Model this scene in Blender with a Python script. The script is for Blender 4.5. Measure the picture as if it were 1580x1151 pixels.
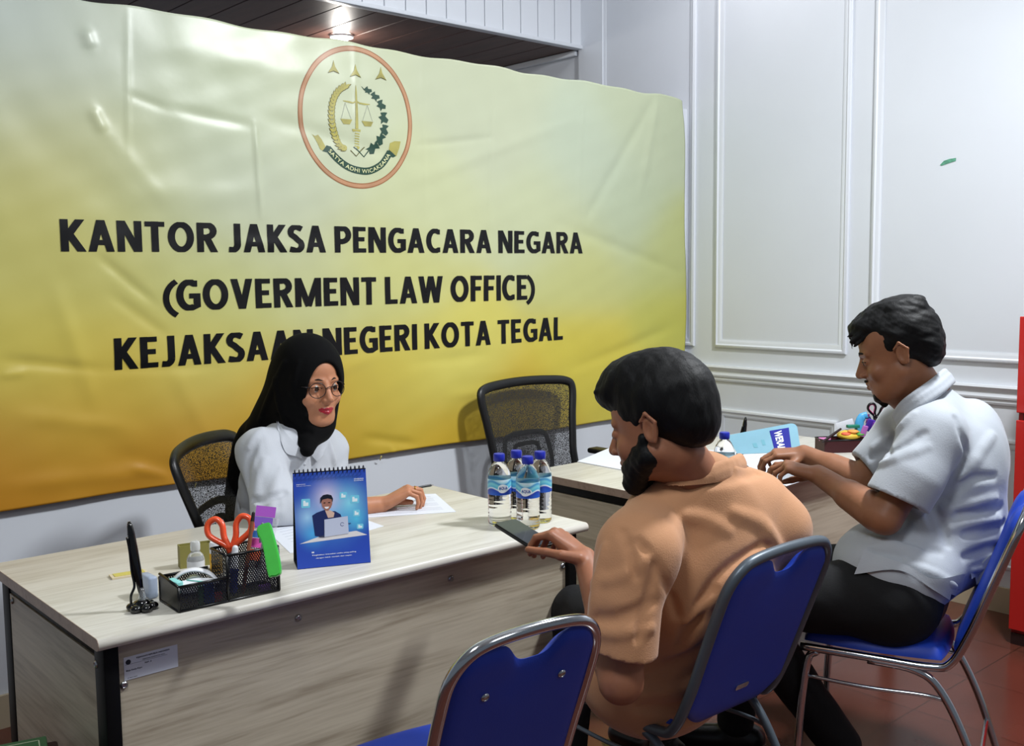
import bpy, bmesh, math, random
import numpy as np
from mathutils import Vector, Matrix
random.seed(7); rng = np.random.default_rng(7)
sc = bpy.context.scene
for o in list(bpy.data.objects): bpy.data.objects.remove(o)
COL = sc.collection

# ------------------------------------------------------------------ camera
CAM_F = 1588.47; CAM_C = np.array([0, 0, 1.4625])
_y, _p, _r = math.radians(41.5736), math.radians(5.4557), math.radians(-0.5948)
cf = np.array([math.sin(_y)*math.cos(_p), math.cos(_y)*math.cos(_p), -math.sin(_p)])
_r0 = np.array([math.cos(_y), -math.sin(_y), 0]); _u0 = np.cross(_r0, cf)
cr = _r0*math.cos(_r)+_u0*math.sin(_r); cu = -_r0*math.sin(_r)+_u0*math.cos(_r)
cam = bpy.data.cameras.new('camera'); camo = bpy.data.objects.new('camera', cam); COL.objects.link(camo)
cam.sensor_fit = 'HORIZONTAL'; cam.sensor_width = 36; cam.lens = 36*CAM_F/1580; cam.clip_start = 0.05
camo.matrix_world = Matrix([[cr[0], cu[0], -cf[0], 0], [cr[1], cu[1], -cf[1], 0], [cr[2], cu[2], -cf[2], CAM_C[2]], [0, 0, 0, 1]])
sc.camera = camo

# measuring helpers: where a sight line of the photograph meets a plane, or a given distance
def ray(x, y): return cf+(x-790)/CAM_F*cr-(y-575.5)/CAM_F*cu
def on(ax, val, x, y):
    v = ray(x, y); return CAM_C+v*((val-CAM_C[ax])/v[ax])
def P(x, y, d): return CAM_C+ray(x, y)*d

# ------------------------------------------------------------------ light and exposure
sc.view_settings.view_transform = 'Standard'; sc.view_settings.look = 'None'
sc.view_settings.gamma = 1; sc.view_settings.use_curve_mapping = False
sc.view_settings.exposure = 0.0
W = bpy.data.worlds.new('world'); sc.world = W; W.use_nodes = True
W.node_tree.nodes['Background'].inputs[0].default_value = (0.75, 0.86, 1.0, 1)
W.node_tree.nodes['Background'].inputs[1].default_value = 0.17
def area(name, loc, target, power, size, col=(1, 1, 1), size_y=None):
    l = bpy.data.lights.new(name, 'AREA'); l.energy = power; l.color = col; l.size = size
    if size_y: l.shape = 'RECTANGLE'; l.size_y = size_y
    o = bpy.data.objects.new(name, l); COL.objects.link(o); o.location = loc
    d = Vector(target)-Vector(loc); o.rotation_euler = d.to_track_quat('-Z', 'Y').to_euler(); return o
area('key_light', (3.15, 0.95, 3.2), (2.3, 2.1, 0.6), 100, 0.28, (0.93, 0.965, 1.0))
area('ceiling_light_left', (0.2, 0.9, 3.2), (0.7, 1.6, 0.7), 34, .6, (0.93, 0.97, 1.0))
area('ceiling_light_rear', (2.2, -1.2, 3.2), (2.6, 2.2, 1.0), 14, .8, (0.96, 0.98, 1.0))
area('fascia_fill', (2.0, 3.3, 3.5), (2.2, 4.3, 3.0), 7, 0.5, (0.97, 0.99, 1.0))  # added fill lamp that only brightens the fascia boards
area('wall_washer', (3.95, 3.0, 3.45), (4.35, 2.9, 1.5), 7, 0.25, (0.98, 0.97, 1.0))

# ------------------------------------------------------------------ materials
def s2l(c): c = c/255; return c/12.92 if c <= 0.04045 else ((c+0.055)/1.055)**2.4
def rgb(*a):
    if len(a) == 1: h = a[0].lstrip('#'); a = [int(h[i:i+2], 16) for i in (0, 2, 4)]
    return tuple(s2l(v) for v in a)+(1.0,)
MATS = {}
def nd(nt, t, **kw):
    n = nt.nodes.new(t)
    for k, v in kw.items():
        if k in n.inputs: n.inputs[k].default_value = v
        else: setattr(n, k, v)
    return n
def mat(name, col, rough=0.5, metal=0.0, var=0.0, vscale=8.0, bump=0.0, bscale=200.0, stretch=(1, 1, 1), sss=0.0, spec=0.5, trans=0.0, ior=1.45, coat=0.0, emit=0.0, alpha=1.0, sheen=0.0):
    if name in MATS: return MATS[name]
    m = bpy.data.materials.new(name); m.use_nodes = True; nt = m.node_tree; b = nt.nodes['Principled BSDF']
    c = rgb(col) if isinstance(col, str) else tuple(col)+(1,)*(4-len(col))
    b.inputs['Base Color'].default_value = c; b.inputs['Roughness'].default_value = rough; b.inputs['Metallic'].default_value = metal
    b.inputs['Specular IOR Level'].default_value = spec; b.inputs['IOR'].default_value = ior
    b.inputs['Transmission Weight'].default_value = trans; b.inputs['Coat Weight'].default_value = coat; b.inputs['Alpha'].default_value = alpha
    if sheen: b.inputs['Sheen Weight'].default_value = sheen
    if sss:
        b.inputs['Subsurface Weight'].default_value = sss; b.inputs['Subsurface Radius'].default_value = (1, .35, .2); b.inputs['Subsurface Scale'].default_value = 0.012
    if emit: b.inputs['Emission Color'].default_value = c; b.inputs['Emission Strength'].default_value = emit
    tc = nd(nt, 'ShaderNodeTexCoord'); mp = nd(nt, 'ShaderNodeMapping'); mp.inputs['Scale'].default_value = stretch
    nt.links.new(tc.outputs['Object'], mp.inputs[0])
    if var:
        n = nd(nt, 'ShaderNodeTexNoise', Scale=vscale, Detail=5.0); nt.links.new(mp.outputs[0], n.inputs['Vector'])
        mx = nd(nt, 'ShaderNodeMix', data_type='RGBA'); r = nd(nt, 'ShaderNodeMapRange'); r.inputs[1].default_value = .3; r.inputs[2].default_value = .7
        nt.links.new(n.outputs[0], r.inputs[0]); nt.links.new(r.outputs[0], mx.inputs[0])
        mx.inputs[6].default_value = tuple(v*(1-var) for v in c[:3])+(1,); mx.inputs[7].default_value = tuple(min(1, v*(1+var*.6)) for v in c[:3])+(1,)
        nt.links.new(mx.outputs[2], b.inputs['Base Color'])
    if bump:
        n2 = nd(nt, 'ShaderNodeTexNoise', Scale=bscale, Detail=3.0); nt.links.new(mp.outputs[0], n2.inputs['Vector'])
        bp = nd(nt, 'ShaderNodeBump', Strength=bump, Distance=0.002); nt.links.new(n2.outputs[0], bp.inputs['Height']); nt.links.new(bp.outputs[0], b.inputs['Normal'])
    MATS[name] = m; return m

def wood_mat(name, axis, dark, light, seed=0.0, rough=0.42):
    """pale sonoma-oak laminate, grain running along the given axis"""
    m = bpy.data.materials.new(name); m.use_nodes = True; nt = m.node_tree; b = nt.nodes['Principled BSDF']
    tc = nd(nt, 'ShaderNodeTexCoord'); mp = nd(nt, 'ShaderNodeMapping'); s = [9, 9, 9]; s[axis] = 0.9
    mp.inputs['Scale'].default_value = s; mp.inputs['Location'].default_value = (seed, seed*.7, seed*.3)
    nt.links.new(tc.outputs['Object'], mp.inputs[0])
    n1 = nd(nt, 'ShaderNodeTexNoise', Scale=1.6, Detail=8.0, Roughness=.62, Distortion=.9); nt.links.new(mp.outputs[0], n1.inputs['Vector'])
    mp2 = nd(nt, 'ShaderNodeMapping'); s2 = [120, 120, 120]; s2[axis] = 5; mp2.inputs['Scale'].default_value = s2; nt.links.new(tc.outputs['Object'], mp2.inputs[0])
    n2 = nd(nt, 'ShaderNodeTexNoise', Scale=1.0, Detail=3.0); nt.links.new(mp2.outputs[0], n2.inputs['Vector'])
    mixn = nd(nt, 'ShaderNodeMix', data_type='FLOAT'); mixn.inputs[0].default_value = .33
    nt.links.new(n1.outputs[0], mixn.inputs[2]); nt.links.new(n2.outputs[0], mixn.inputs[3])
    cr_ = nd(nt, 'ShaderNodeValToRGB'); e = cr_.color_ramp.elements; e[0].position = .36; e[0].color = rgb(dark); e[1].position = .62; e[1].color = rgb(light)
    md = cr_.color_ramp.elements.new(.5); md.color = tuple((a*.35+c*.65) for a, c in zip(rgb(dark), rgb(light)))
    nt.links.new(mixn.outputs[0], cr_.inputs[0]); nt.links.new(cr_.outputs[0], b.inputs['Base Color'])
    b.inputs['Roughness'].default_value = rough
    bp = nd(nt, 'ShaderNodeBump', Strength=.12, Distance=0.001); nt.links.new(n2.outputs[0], bp.inputs['Height']); nt.links.new(bp.outputs[0], b.inputs['Normal'])
    MATS[name] = m; return m

# ------------------------------------------------------------------ object helpers
def tag(o, label=None, cat=None, group=None, kind=None):
    if label: o['label'] = label
    if cat: o['category'] = cat
    if group: o['group'] = group
    if kind: o['kind'] = kind
    return o
def empty(name, loc=(0, 0, 0), rz=0.0):
    o = bpy.data.objects.new(name, None); COL.objects.link(o); o.location = loc; o.rotation_euler = (0, 0, rz); o.empty_display_size = .05; return o
def thing(name, label, cat, loc=(0, 0, 0), rz=0.0, group=None): return tag(empty(name, loc, rz), label, cat, group)
def link(name, me, m=None, parent=None, smooth=False):
    if m is not None and len(me.materials) == 0: me.materials.append(m)
    if smooth:
        me.polygons.foreach_set('use_smooth', [True]*len(me.polygons))
    o = bpy.data.objects.new(name, me); COL.objects.link(o)
    if parent: o.parent = parent
    return o
def obj(name, bm, m, parent=None, smooth=False, auto=None):
    me = bpy.data.meshes.new(name); bmesh.ops.recalc_face_normals(bm, faces=bm.faces)
    if auto:
        for f_ in bm.faces: f_.smooth = True
        a = math.radians(auto)
        for e in bm.edges:
            if len(e.link_faces) == 2 and e.calc_face_angle(0) > a: e.smooth = False
    bm.to_mesh(me); bm.free(); return link(name, me, m, parent, smooth)
def B(): return bmesh.new()
def box(bm, a, b, bev=0.0, seg=2, mtx=None):
    a = Vector(a); b = Vector(b); c = (a+b)/2; s = b-a
    r_ = bmesh.ops.create_cube(bm, size=1, matrix=Matrix.Translation(c) @ Matrix.Diagonal((abs(s.x), abs(s.y), abs(s.z), 1)))
    vs = r_['verts']
    if bev:
        es = list({e for v in vs for e in v.link_edges})
        rr = bmesh.ops.bevel(bm, geom=es, offset=bev, segments=seg, affect='EDGES', profile=.5)
        vs = list({v for f_ in rr['faces'] for v in f_.verts} | {v for v in vs if v.is_valid})
        # gather the whole island
        seen = set(vs); st = list(vs)
        while st:
            v = st.pop()
            for e in v.link_edges:
                w = e.other_vert(v)
                if w not in seen: seen.add(w); st.append(w)
        vs = list(seen)
    if mtx is not None: bmesh.ops.transform(bm, matrix=mtx, verts=vs)
    return vs
def cyl(bm, p0, p1, r0, r1=None, seg=20, cap=True):
    p0 = Vector(p0); p1 = Vector(p1); r1 = r0 if r1 is None else r1; d = p1-p0; L = d.length
    q = d.to_track_quat('Z', 'Y').to_matrix().to_4x4()
    return bmesh.ops.create_cone(bm, cap_ends=cap, segments=seg, radius1=r0, radius2=r1, depth=L, matrix=Matrix.Translation((p0+p1)/2) @ q)['verts']
def ball(bm, c, r, seg=20, sc_=(1, 1, 1), mtx=None):
    m = Matrix.Translation(Vector(c)) @ Matrix.Diagonal((sc_[0], sc_[1], sc_[2], 1))
    if mtx is not None: m = mtx @ m
    return bmesh.ops.create_uvsphere(bm, u_segments=seg, v_segments=seg//2+2, radius=r, matrix=m)['verts']
def lathe(bm, prof, c=(0, 0, 0), seg=32, sx=1, sy=1):
    rings = []
    for r_, z in prof:
        if r_ <= 1e-6: rings.append([bm.verts.new((c[0], c[1], c[2]+z))])
        else: rings.append([bm.verts.new((c[0]+sx*r_*math.cos(2*math.pi*i/seg), c[1]+sy*r_*math.sin(2*math.pi*i/seg), c[2]+z)) for i in range(seg)])
    for A, Bq in zip(rings, rings[1:]):
        for i in range(seg):
            j = (i+1) % seg
            if len(A) == 1 and len(Bq) == 1: continue
            if len(A) == 1: bm.faces.new((A[0], Bq[i], Bq[j]))
            elif len(Bq) == 1: bm.faces.new((A[i], A[j], Bq[0]))
            else: bm.faces.new((A[i], A[j], Bq[j], Bq[i]))
    return rings
def smooth_path(pts, n=8, closed=False):
    """Catmull-Rom through the points"""
    pts = [np.array(p, float) for p in pts]; out = []; N = len(pts)
    rngk = range(N) if closed else range(N-1)
    for i in rngk:
        if closed: a, b, c, d = pts[(i-1) % N], pts[i], pts[(i+1) % N], pts[(i+2) % N]
        else:
            b, c = pts[i], pts[i+1]; a = pts[i-1] if i else 2*b-c; d = pts[i+2] if i+2 < N else 2*c-b
        for k in range(n):
            t = k/n; out.append(.5*((2*b)+(c-a)*t+(2*a-5*b+4*c-d)*t*t+(3*b-a-3*c+d)*t**3))
    if not closed: out.append(pts[-1])
    return out
def tube(bm, pts, r, seg=12, closed=False, flat=1.0, up=None, cap=True):
    """sweep a circle (or ellipse, flat<1 along the frame normal) of radius r (number or list) along pts"""
    pts = [Vector(p) for p in pts]; N = len(pts); rs = r if hasattr(r, '__len__') else [r]*N
    nrm = None; rings = []
    for i, p in enumerate(pts):
        if closed: t = pts[(i+1) % N]-pts[i-1]
        else: t = pts[min(i+1, N-1)]-pts[max(i-1, 0)]
        t.normalize()
        if up is not None: nrm = Vector(up)-t*t.dot(Vector(up)); nrm.normalize()
        elif nrm is None:
            nrm = t.orthogonal().normalized()
        else:
            nrm = nrm-t*t.dot(nrm)
            nrm = nrm.normalized() if nrm.length > 1e-6 else t.orthogonal().normalized()
        bn = t.cross(nrm)
        rings.append([bm.verts.new(p+(nrm*math.cos(2*math.pi*k/seg)*flat+bn*math.sin(2*math.pi*k/seg))*rs[i]) for k in range(seg)])
    R_ = rings+([rings[0]] if closed else [])
    for A, Bq in zip(R_, R_[1:]):
        for k in range(seg):
            j = (k+1) % seg; bm.faces.new((A[k], A[j], Bq[j], Bq[k]))
    if cap and not closed: bm.faces.new(rings[0][::-1]); bm.faces.new(rings[-1])
    return rings
def prism(bm, pts, h, mtx=None, z0=0.0):
    """closed outline in local xy extruded from z0 to z0+h"""
    a = [bm.verts.new((p[0], p[1], z0)) for p in pts]; b = [bm.verts.new((p[0], p[1], z0+h)) for p in pts]
    n = len(pts); bm.faces.new(a[::-1]); bm.faces.new(b)
    for i in range(n): j = (i+1) % n; bm.faces.new((a[i], a[j], b[j], b[i]))
    if mtx is not None: bmesh.ops.transform(bm, matrix=mtx, verts=a+b)
    return a+b
def rrect(w, h, r, n=5, cx=0, cy=0):
    out = []
    for sx, sy, a0 in ((1, 1, 0), (-1, 1, 90), (-1, -1, 180), (1, -1, 270)):
        for k in range(n+1):
            a = math.radians(a0+90*k/n); out.append((cx+sx*(w/2-r)+r*math.cos(a), cy+sy*(h/2-r)+r*math.sin(a)))
    return out
def copy_tree(o, parent=None):
    c = o.copy(); COL.objects.link(c); c.parent = parent
    for ch in [x for x in bpy.data.objects if x.parent == o]: copy_tree(ch, c)
    return c
def text_mesh(s, bold=0.0, extr=0.0, spacing=1.0, res=6):
    cu_ = bpy.data.curves.new('txt', 'FONT'); cu_.body = s; cu_.offset = bold; cu_.extrude = extr; cu_.size = 1; cu_.resolution_u = res; cu_.space_character = spacing
    ob = bpy.data.objects.new('txt', cu_); COL.objects.link(ob); dg = bpy.context.evaluated_depsgraph_get(); dg.update()
    me = bpy.data.meshes.new_from_object(ob.evaluated_get(dg)); bpy.data.objects.remove(ob); bpy.data.curves.remove(cu_)
    return me
def text_bm(s, x0, x1, z0, z1, bold=0.01, thick=0.0, spacing=1.0, fit_caps=None):
    """text as flat mesh fitted into the box, in local xy"""
    me = text_mesh(s, bold, 0, spacing); bm = bmesh.new(); bm.from_mesh(me); bpy.data.meshes.remove(me)
    xs = [v.co.x for v in bm.verts]; ys = [v.co.y for v in bm.verts]
    if fit_caps: ya, yb = fit_caps
    else: ya, yb = min(ys), max(ys)
    sx = (x1-x0)/(max(xs)-min(xs)); sy = (z1-z0)/(yb-ya); mx = min(xs)
    for v in bm.verts: v.co = Vector(((v.co.x-mx)*sx+x0, (v.co.y-ya)*sy+z0, 0))
    bmesh.ops.remove_doubles(bm, verts=bm.verts, dist=1e-6)
    if thick:
        g = bmesh.ops.extrude_face_region(bm, geom=bm.faces[:]); bmesh.ops.translate(bm, vec=(0, 0, thick), verts=[v for v in g['geom'] if isinstance(v, bmesh.types.BMVert)])
    return bm
# ================================================================== ROOM
XW = 4.418          # right wall
YP = 3.556          # partition wall behind the banner
YF = 4.323; ZF = 2.765   # lower edge of the fascia above
white = mat('wall_paint', (0.70, 0.73, 0.78), .45, var=.03, vscale=1.5, bump=.05, bscale=60)
white_t = mat('trim_paint', (0.74, 0.77, 0.82), .35)
def struct(name, bm, m, auto=None, parent=None):
    o = obj(name, bm, m, parent, auto=auto)
    if parent is None: o['kind'] = 'structure'
    return o
bm = B(); box(bm, (-3, -2.5, -.1), (XW+.2, 6.6, 0))
fl = bpy.data.materials.new('floor_tiles'); fl.use_nodes = True; nt = fl.node_tree; b_ = nt.nodes['Principled BSDF']
tc = nd(nt, 'ShaderNodeTexCoord'); br = nd(nt, 'ShaderNodeTexBrick', Scale=1.0); br.offset = 0.0
br.inputs['Brick Width'].default_value = .4; br.inputs['Row Height'].default_value = .4; br.inputs['Mortar Size'].default_value = .0025
br.inputs['Color1'].default_value = rgb('#6a3a2e'); br.inputs['Color2'].default_value = rgb('#623529'); br.inputs['Mortar'].default_value = rgb('#45291f')
nt.links.new(tc.outputs['Object'], br.inputs[0]); n_ = nd(nt, 'ShaderNodeTexNoise', Scale=5.0, Detail=6.0); nt.links.new(tc.outputs['Object'], n_.inputs['Vector'])
mx = nd(nt, 'ShaderNodeMix', data_type='RGBA', blend_type='MULTIPLY'); mx.inputs[0].default_value = .5
nt.links.new(br.outputs[0], mx.inputs[6]); nt.links.new(n_.outputs[0], mx.inputs[7]); nt.links.new(mx.outputs[2], b_.inputs['Base Color']); b_.inputs['Roughness'].default_value = .22
struct('floor', bm, fl)
bm = B(); box(bm, (XW, -2.5, 0), (XW+.15, 6.6, 3.6)); struct('wall_right', bm, white)
bm = B(); box(bm, (-3, YP, 0), (XW, YP+.1, 2.33)); struct('wall_back', bm, white)
bm = B(); box(bm, (-3, 6.5, 0), (XW, 6.6, 3.6)); struct('wall_rear', bm, white)
bm = B(); box(bm, (-3, YP-.014, 0), (XW, YP-.0005, .11)); struct('baseboard_back', bm, mat('skirting', '#b9aa90', .4))
bm = B(); box(bm, (XW-.014, -2.5, 0), (XW-.0005, YP-.02, .11)); struct('baseboard_right', bm, MATS['skirting'])
bm = B(); box(bm, (-3, -2.5, 3.6), (XW+.15, 6.6, 3.7)); struct('ceiling', bm, mat('ceiling_paint', (.8, .82, .84), .6))
# fascia of upright tongue-and-groove boards over the opening, dark planked soffit behind it
bm = B(); x = XW-.10; k = 0
while x > -3:
    box(bm, (x-.128, YF, ZF+.001), (x-.003, YF+.03, 3.598), .0025, 1); x -= .13
box(bm, (XW-.098, YF, ZF+.001), (XW, YF+.03, 3.598)); box(bm, (-3, YF+.02, ZF+.002), (XW, YF+.035, 3.598))
struct('trim_1', bm, white_t)
bm = B(); box(bm, (-3, YF-.012, ZF), (XW, YF+.04, ZF+.022), .004); struct('trim_2', bm, white_t, auto=40)
plank = mat('soffit_plank', '#5b4139', .48, var=.25, vscale=3, stretch=(6, 1, 1), bump=.1, bscale=40)
bm = B(); x = XW-.02
while x > -3:
    box(bm, (x-.196, YF+.041, ZF+.004), (x-.003, 6.49, ZF+.02), .002, 1); x -= .199
struct('trim_3', bm, plank)
bm = B(); box(bm, (-3, YF+.04, ZF+.02), (XW, 6.495, ZF+.04)); struct('trim_4', bm, mat('soffit_gap', '#1d1512', .8))
bm = B(); box(bm, (XW-.03, YF+.041, ZF-.03), (XW-.0005, 6.49, ZF+.003), .006); struct('trim_5', bm, white_t, auto=40)   # cornice strip under the soffit along the right wall
bm = B(); box(bm, (XW-.02, YF-.17, 0), (XW-.0005, YF+.02, 3.59)); struct('trim_6', bm, white_t)   # flat pilaster
# mouldings
def zk(z): return 1.4625+(z-1.5)*.95
def frame_mould(bm, ax_y0, ax_y1, z0, z1, w=.042, t=.016):
    """picture-frame moulding on the right wall: stepped section mitred at the corners"""
    prof = [(0, .0005), (0, .011), (.006, .016), (.014, .017), (.02, .011), (.030, .010), (.036, .006), (w, .004), (w, .0005)]
    loops = []
    for off, h in prof:
        y0, y1, a, b = ax_y0+off, ax_y1-off, z0+off, z1-off
        loops.append([bm.verts.new((XW-h, y, z)) for y, z in ((y0, a), (y1, a), (y1, b), (y0, b))])
    for A, Bq in zip(loops, loops[1:]):
        for i in range(4): j = (i+1) % 4; bm.faces.new((A[i], A[j], Bq[j], Bq[i]))
KY = .95
lay = [(3.72*KY-.007, 4.40*KY, True), (2.76*KY, 3.53*KY, True), (1.62*KY, 2.60*KY, True), (.45*KY, 1.48*KY, True), (-1.2, .31*KY, True)]
up_z0, up_z1 = zk(1.087), 3.45
n = 7
for i, (a, b, q) in enumerate(lay):
    bm = B(); frame_mould(bm, a-.035, b, up_z0, up_z1); struct('trim_%d' % n, bm, white_t, auto=35); n += 1
for i, (a, b, q) in enumerate(lay[1:]):
    bm = B(); frame_mould(bm, a, b-.02, .19, zk(.748)); struct('trim_%d' % n, bm, white_t, auto=35); n += 1
# chair rail
bm = B(); za = zk(.975); prof = [(0, .0), (.026, 0), (.03, -.010), (.024, -.020), (.015, -.030), (.016, -.044), (.020, -.050), (.018, -.058), (.010, -.064), (.012, -.074), (.008, -.084), (0, -.086)]
A_ = [bm.verts.new((XW-.0005-p, YP-.0005, za+.012+z)) for p, z in prof]; B_ = [bm.verts.new((XW-.0005-p, -2.5, za+.012+z)) for p, z in prof]
for i in range(len(prof)-1): bm.faces.new((A_[i], A_[i+1], B_[i+1], B_[i]))
struct('trim_%d' % n, bm, white_t, auto=30); n += 1
# small green scrap stuck on the wall
g = on(0, XW-.002, 1463, 249)
bm = B(); prism(bm, [(-.036, -.012), (-.02, .004), (.004, .010), (.034, .012), (.033, -.001), (.01, -.006), (-.03, -.016)], .0012, Matrix.Translation(Vector((XW-.0006, g[1], g[2]))) @ Matrix(((0, 0, -1, 0), (-1, 0, 0, 0), (0, 1, 0, 0), (0, 0, 0, 1))))
tag(obj('tape_scrap', bm, mat('green_tape', '#5f9c82', .4, var=.3, vscale=90)), 'small scrap of green tape stuck high on the white panelled wall', 'tape')
# recessed downlight in the soffit
lp = on(2, ZF, 527, 55)
dl = thing('downlight', 'round glowing recessed downlight in the dark planked soffit above the banner', 'ceiling light', (lp[0], lp[1], ZF))
bm = B(); lathe(bm, [(.048, -.001), (.062, -.001), (.066, -.006), (.062, -.012), (.05, -.012), (.048, -.004)], seg=40); obj('trim_ring', bm, white_t, dl, auto=40)
bm = B(); lathe(bm, [(0, -.030), (.03, -.027), (.047, -.010), (.047, .0)], seg=32); obj('lamp_disc', bm, mat('lamp_glow', (1, .97, .9), emit=40), dl, smooth=True)
sp = bpy.data.lights.new('downlight_glow', 'POINT'); sp.energy = 5; sp.color = (1, .95, .88); sp.shadow_soft_size = .04
so = bpy.data.objects.new('downlight_glow', sp); COL.objects.link(so); so.location = (lp[0], lp[1], ZF-.09)
# red cabinet by the right wall
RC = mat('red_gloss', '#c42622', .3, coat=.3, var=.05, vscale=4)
cx0 = 4.27*.95; cy1 = 1.735*.95
rc = thing('red_cabinet', 'tall glossy red drawer cabinet against the white panelled wall at the right edge', 'cabinet', ((cx0+XW-.09)/2, cy1-.3, 0))
def inr(a, b): ox, oy = (cx0+XW-.09)/2, cy1-.3; return (a[0]-ox, a[1]-oy, a[2]), (b[0]-ox, b[1]-oy, b[2])
zt = zk(1.312); zs = zk(.905)
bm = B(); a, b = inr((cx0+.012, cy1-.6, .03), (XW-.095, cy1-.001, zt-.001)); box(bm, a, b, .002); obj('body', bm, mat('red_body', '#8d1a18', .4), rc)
bm = B(); a, b = inr((cx0-.004, cy1-.6, zs+.017), (cx0+.010, cy1+.002, zt)); box(bm, a, b, .003); obj('door', bm, RC, rc)
d2 = B(); a, b = inr((cx0-.004, cy1-.6, .06), (cx0+.010, cy1+.002, zs-.012)); box(d2, a, b, .003); obj('door', d2, RC, rc)
bm = B(); a, b = inr((cx0+.006, cy1-.59, zs-.011), (cx0+.0115, cy1-.022, zs+.016)); box(bm, a, b); obj('finger_groove', bm, mat('dark_gap', '#141010', .6), rc)
bm = B(); a, b = inr((cx0+.004, cy1-.59, .0), (XW-.1, cy1-.005, .045)); box(bm, a, b); obj('plinth', bm, mat('plinth_dark', '#2a1614', .5), rc)
t_ = thing('black_knob_ornament', 'round black ball standing on top of the red cabinet', 'ornament', (cx0+.09, cy1-.075, zt))
bm = B(); lathe(bm, [(0, 0), (.022, 0), (.022, .006), (.008, .012), (.007, .045), (.018, .052), (.026, .070), (.022, .092), (.010, .104), (0, .107)], seg=24); obj('ball', bm, mat('black_gloss', '#0a0a0b', .25), t_, smooth=True)
# ================================================================== BANNER
YB = 3.534
def bpos(px, py): q = on(1, YB, px, py); return q[0], q[2]
BX0, BX1, BZ0, BZ1 = -.25, 4.392, zk(.722), zk(2.463)
creases = []   # (x0,z0,x1,z1,width,height)
def crs(px0, py0, px1, py1, w, h):
    a = bpos(px0, py0); b = bpos(px1, py1); creases.append((*a, *b, w, h))
for c in [(392, 190, 402, 335, .010, .009), (195, 15, 197, 240, .010, .004), (195, 145, 260, 170, .016, -.004), (260, 168, 390, 195, .02, -.005),
          (140, 165, 160, 205, .02, .010), (130, 45, 140, 75, .02, .010), (160, 200, 260, 320, .03, .004), (0, 150, 190, 330, .07, -.008), (150, 395, 240, 470, .018, -.008), (170, 455, 260, 520, .02, -.006),
          (0, 555, 150, 570, .02, -.009), (150, 570, 340, 566, .02, -.005), (0, 580, 40, 575, .014, .006), (350, 372, 500, 386, .02, .003), (640, 280, 900, 180, .03, .006), (1010, 150, 900, 345, .03, -.010),
          (1015, 150, 985, 300, .03, .008), (860, 345, 1050, 420, .03, -.007), (640, 225, 760, 212, .016, -.006), (200, 300, 420, 300, .05, .006), (200, 720, 260, 735, .02, .008), (0, 750, 230, 727, .03, .008),
          (150, 690, 330, 745, .04, -.006), (560, 675, 640, 685, .02, -.008), (600, 690, 620, 720, .01, .006), (640, 560, 760, 545, .03, -.006), (880, 570, 1050, 500, .03, -.008), (430, 610, 600, 540, .03, .006),
          (190, 60, 560, 130, .05, .006), (405, 180, 640, 250, .03, -.006), (545, 60, 552, 300, .012, .0035), (760, 115, 752, 400, .012, .004), (900, 130, 890, 360, .014, .003), (650, 100, 655, 330, .012, .002),
          (80, 430, 150, 640, .03, .006), (20, 640, 200, 660, .03, .007), (260, 560, 330, 690, .03, .004), (690, 610, 790, 600, .025, .005)]: crs(*c)
def bdisp(x, z):
    x = np.asarray(x, float); z = np.asarray(z, float); d = np.zeros_like(x)
    for x0, z0, x1, z1, w, h in creases:
        dx, dz = x1-x0, z1-z0; L2 = dx*dx+dz*dz; t = np.clip(((x-x0)*dx+(z-z0)*dz)/L2, 0, 1)
        r2 = (x-x0-t*dx)**2+(z-z0-t*dz)**2; tap = np.clip(4*t*(1-t)+.25, 0, 1)
        d += h*tap*np.exp(-r2/(w*w))
    d += .0035*np.sin(x*5.1+z*2.3+1)*np.sin(z*4.3-x*1.7)+.002*np.sin(x*13+z*9)*np.sin(z*11-x*5)+.0011*np.sin(x*31-z*17)*np.sin(x*9+z*37)
    # hem ripples at top and bottom edge
    et = np.exp(-(BZ1-z)/.05); eb = np.exp(-(z-BZ0)/.06)
    d += et*.0035*np.sin(x*22)*np.sin(x*7.3)+eb*.006*(np.sin(x*6.5)*np.sin(x*2.3)+.4)
    return d
def bsurf(x, z, off=0.0): return YB-np.clip(.006+.62*bdisp(x, z), -.012, .04)-off
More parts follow.
